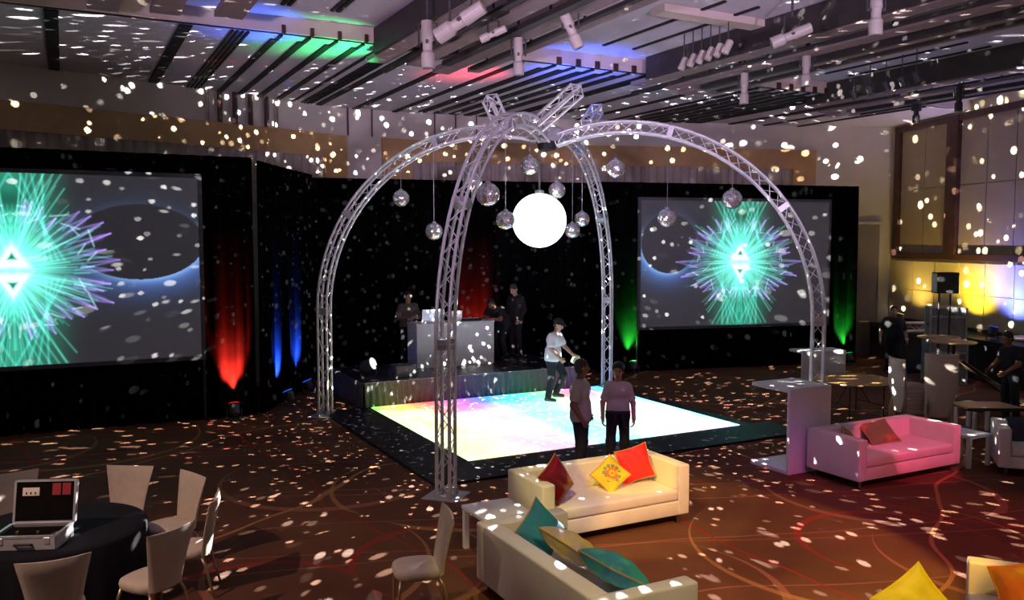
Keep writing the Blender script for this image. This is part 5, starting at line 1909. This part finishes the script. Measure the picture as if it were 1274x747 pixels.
fc = atY(1176, 414, 21.0)
flight_case((fc.x, fc.y, 0.0), R(-10), 0.85, 0.6, 1.06, 'grey flight case at the bottom of the pile by the right wall')
flight_case((fc.x, fc.y, 1.075), R(-14), 0.80, 0.56, 0.80, 'grey metal-edged flight case on top of the pile, below the speaker')
sp0 = atY(1176, 352, 20.45)
sk_ = empty('loudspeaker', (sp0.x, sp0.y, sp0.z - 0.25), R(-4), 'black box loudspeaker raised on two poles above the flight case', 'loudspeaker')
MB().rbox((0, 0, 0.25), (0.50, 0.36, 0.50), 0.015, 1).build('cabinet', m_black, sk_)
MB().box((0, -0.183, 0.25), (0.46, 0.008, 0.46)).build('grille', mat('speaker_grille', (0.02, 0.02, 0.02), 0.7), sk_)
MB().box((-0.252, 0, 0.25), (0.012, 0.30, 0.44)).build('side_label', mat('pale_side', (0.7, 0.66, 0.55), 0.5), sk_)
for x in (-0.13, 0.13):
    MB().tube([(x, 0, -(sp0.z - 0.25) + 0.0), (x, 0, 0.02)], 0.022, 10).build('pole', m_black, sk_)
    MB().lathe([(0.16, 0), (0.15, 0.02), (0.03, 0.03)], 18, (x, 0, -(sp0.z - 0.25))).build('foot', m_black, sk_)
ts = empty('truss_section', (atY(1143, 407, 22.6).x, 22.6, atY(1143, 407, 22.6).z), 0, 'short spare truss section lying on its case by the right wall', 'truss')
p0, p1 = Vector((-0.55, 0, 0)), Vector((0.35, 0, 0))
HS = 0.11
lattice_along([p0, p1], [(Vector((0, 1, 0)), Vector((0, 0, 1)))] * 2, 'chord', ts, step=0.2)
zt_ = atY(1143, 407, 22.6).z - 0.14
MB().rbox((-0.1, 0, -0.14 - zt_ / 2), (1.2, 0.5, zt_), 0.01, 1).build('carrying_case', m_black, ts)

# ------------------------------------------------------------------ ceiling spotlights
m_lamp = mat('beige_lamp_housing', (0.50, 0.46, 0.40), 0.45, var=0.08)


def ceiling_spot(px, py, z, down, label, s=1.0, dark=False):
    p = G(px, py, z)
    rt = empty('ceiling_spotlight', p, 0, label, 'spotlight', 'spotlights hanging from the ceiling')
    m = m_dark if dark else m_lamp
    d = Vector(down).normalized()
    rot = d.to_track_quat('Z', 'Y').to_matrix().to_4x4()
    M = rot @ Matrix.Scale(s, 4)
    MB().lathe([(0.05, -0.34), (0.085, -0.33), (0.09, -0.05), (0.075, -0.03), (0.07, 0.10), (0.10, 0.14), (0.10, 0.34), (0.092, 0.345)], 18).xf(M).build('housing', m, rt)
    MB().lathe([(0.09, 0.346), (0.07, 0.352)], 16).xf(M).build('lens', mat('lamp_lens', (0.3, 0.3, 0.3), 0.1), rt)
    MB().box((0, 0, -0.02), (0.25, 0.03, 0.05)).xf(M).build('yoke_bracket', m_dark, rt)
    MB().tube([(0.13 * s, 0, 0), (0.13 * s, 0, 0.3 * s), (-0.13 * s, 0, 0.3 * s), (-0.13 * s, 0, 0)], 0.015).build('yoke', m_dark, rt)
    MB().tube([(0, 0, 0.3 * s), (0, 0, ZC + 0.3 - z)], 0.02).build('hanging_pipe', m_dark, rt)
    return rt


for (px, py, z, dn, sc, lb, dk) in (
        (532, 55, 6.35, (0.02, 0, -1), 1.0, 'beige ceiling spotlight pointing straight down, leftmost over the arch', 0),
        (573, 27, 6.4, (-0.9, 0.3, -0.5), 1.1, 'beige ceiling spotlight lying almost level near the top edge', 0),
        (614, 42, 6.5, (-0.8, 0.2, -0.3), 0.6, 'short beige ceiling spotlight half inside the track', 0),
        (645, 70, 6.4, (0.02, 0, -1), 0.85, 'beige ceiling spotlight pointing down near the blue ceiling glow', 0),
        (710, 36, 6.5, (0.45, 0, -1), 0.85, 'tilted beige ceiling spotlight against the violet ceiling', 0),
        (926, 110, 6.4, (0, 0, -1), 0.85, 'pale ceiling spotlight low beneath the right track', 0),
        (1003, 86, 6.5, (0, 0, -1), 0.85, 'pale ceiling spotlight right of the low one', 0),
        (985, 44, 6.6, (-0.9, 0.2, -0.35), 0.9, 'pale level ceiling spotlight on the right track', 0),
        (1090, 14, 6.5, (0, 0, -1), 0.9, 'pale ceiling spotlight near the top right edge', 0),
        (1140, 138, 6.5, (0, 0, -1), 0.8, 'dark ceiling spotlight left of the yellow ceiling glow', 1),
        (1193, 122, 6.5, (0, 0, -1), 0.8, 'dark ceiling spotlight above the brown wall frame', 1)):
    ceiling_spot(px, py, z, dn, lb, sc, dk)

def stem_top(p): return (ZC if (p - O0).dot(VV) > VSTEP - 0.15 else ZR) - p.z - 0.004


for k, px in enumerate((851, 862, 873, 884, 895, 906)):
    p = G(px, 78 - k * 4.2, 6.75)
    rt = empty('track_lamp', p, 0, 'small pale track lamp, number %s from the left in the row of six' % ('one two three four five six'.split()[k]), 'track lamp', 'row of small track lamps')
    MB().lathe([(0.05, -0.14), (0.065, -0.13), (0.065, 0.08), (0.04, 0.1)], 12).xf(Matrix.Rotation(R(25), 4, 'Y')).build('housing', m_lamp, rt)
    MB().tube([(0, 0, 0.08), (0, 0, stem_top(p))], 0.012).build('stem', m_dark, rt)
for k, px in enumerate((1062, 1082, 1102, 1122, 1140)):
    p = G(px, 116 - k * 5.5, 6.75)
    rt = empty('track_lamp', p, 0, 'small dark track lamp, number %s from the left in the row of five at right' % ('one two three four five'.split()[k]), 'track lamp', 'row of dark track lamps')
    MB().lathe([(0.05, -0.14), (0.07, -0.13), (0.07, 0.06), (0.04, 0.08)], 12).xf(Matrix.Rotation(R(-25), 4, 'Y')).build('housing', m_dark, rt)
    MB().tube([(0, 0, 0.08), (0, 0, stem_top(p))], 0.012).build('stem', m_dark, rt)

# ------------------------------------------------------------------ coloured spot beams from unseen overhead lamps, one added for the yellow cushion
def beam(src, tgt, c, pw, an, bl=0.25): spot('lamp_beam', src, tgt, c, pw, an, bl, 0.04)
LS = Vector((0.8, 3.0, 6.6))
beam((-1.0, 4.6, 6.6), UV(0.6, -3.4, 0.5), (1, 0.74, 0.26), 1700, 19)
beam((-2.5, 4.4, 6.6), UV(0.9, -3.2, 0.6), (1, 0.60, 0.02), 3000, 8, 0.3)
beam((1.4, 3.6, 6.6), UV(-1.3, -5.6, 0.5), (1, 0.74, 0.30), 900, 24)
beam((5.0, 3.5, 6.6), G(960, 690), (1, 0.52, 0.08), 3400, 24)
beam((7.5, 5.5, 6.6), G(1180, 655), (1, 0.06, 0.14), 1100, 30, 0.6)
beam((7.8, 6.5, 6.6), UV(5.75, -3.5, 0.45), (1, 0.09, 0.24), 2600, 12, 0.4)
beam((5.5, 3.0, 6.6), G(1240, 735, 0.5), (1, 0.66, 0.10), 900, 20)
beam((2.2, 1.0, 6.6), (2.95, 6.2, 0.8), (1, 0.80, 0.35), 1800, 14, 0.6)  # extra unseen spot added to brighten the yellow cushion
beam((3.0, 3.0, 6.6), G(900, 640), (0.55, 0.12, 0.75), 900, 30, 0.5)
beam((-6.5, 4.0, 6.6), (-3.4, 7.9, 0.6), (1.0, 0.64, 0.50), 1250, 40, 0.8)
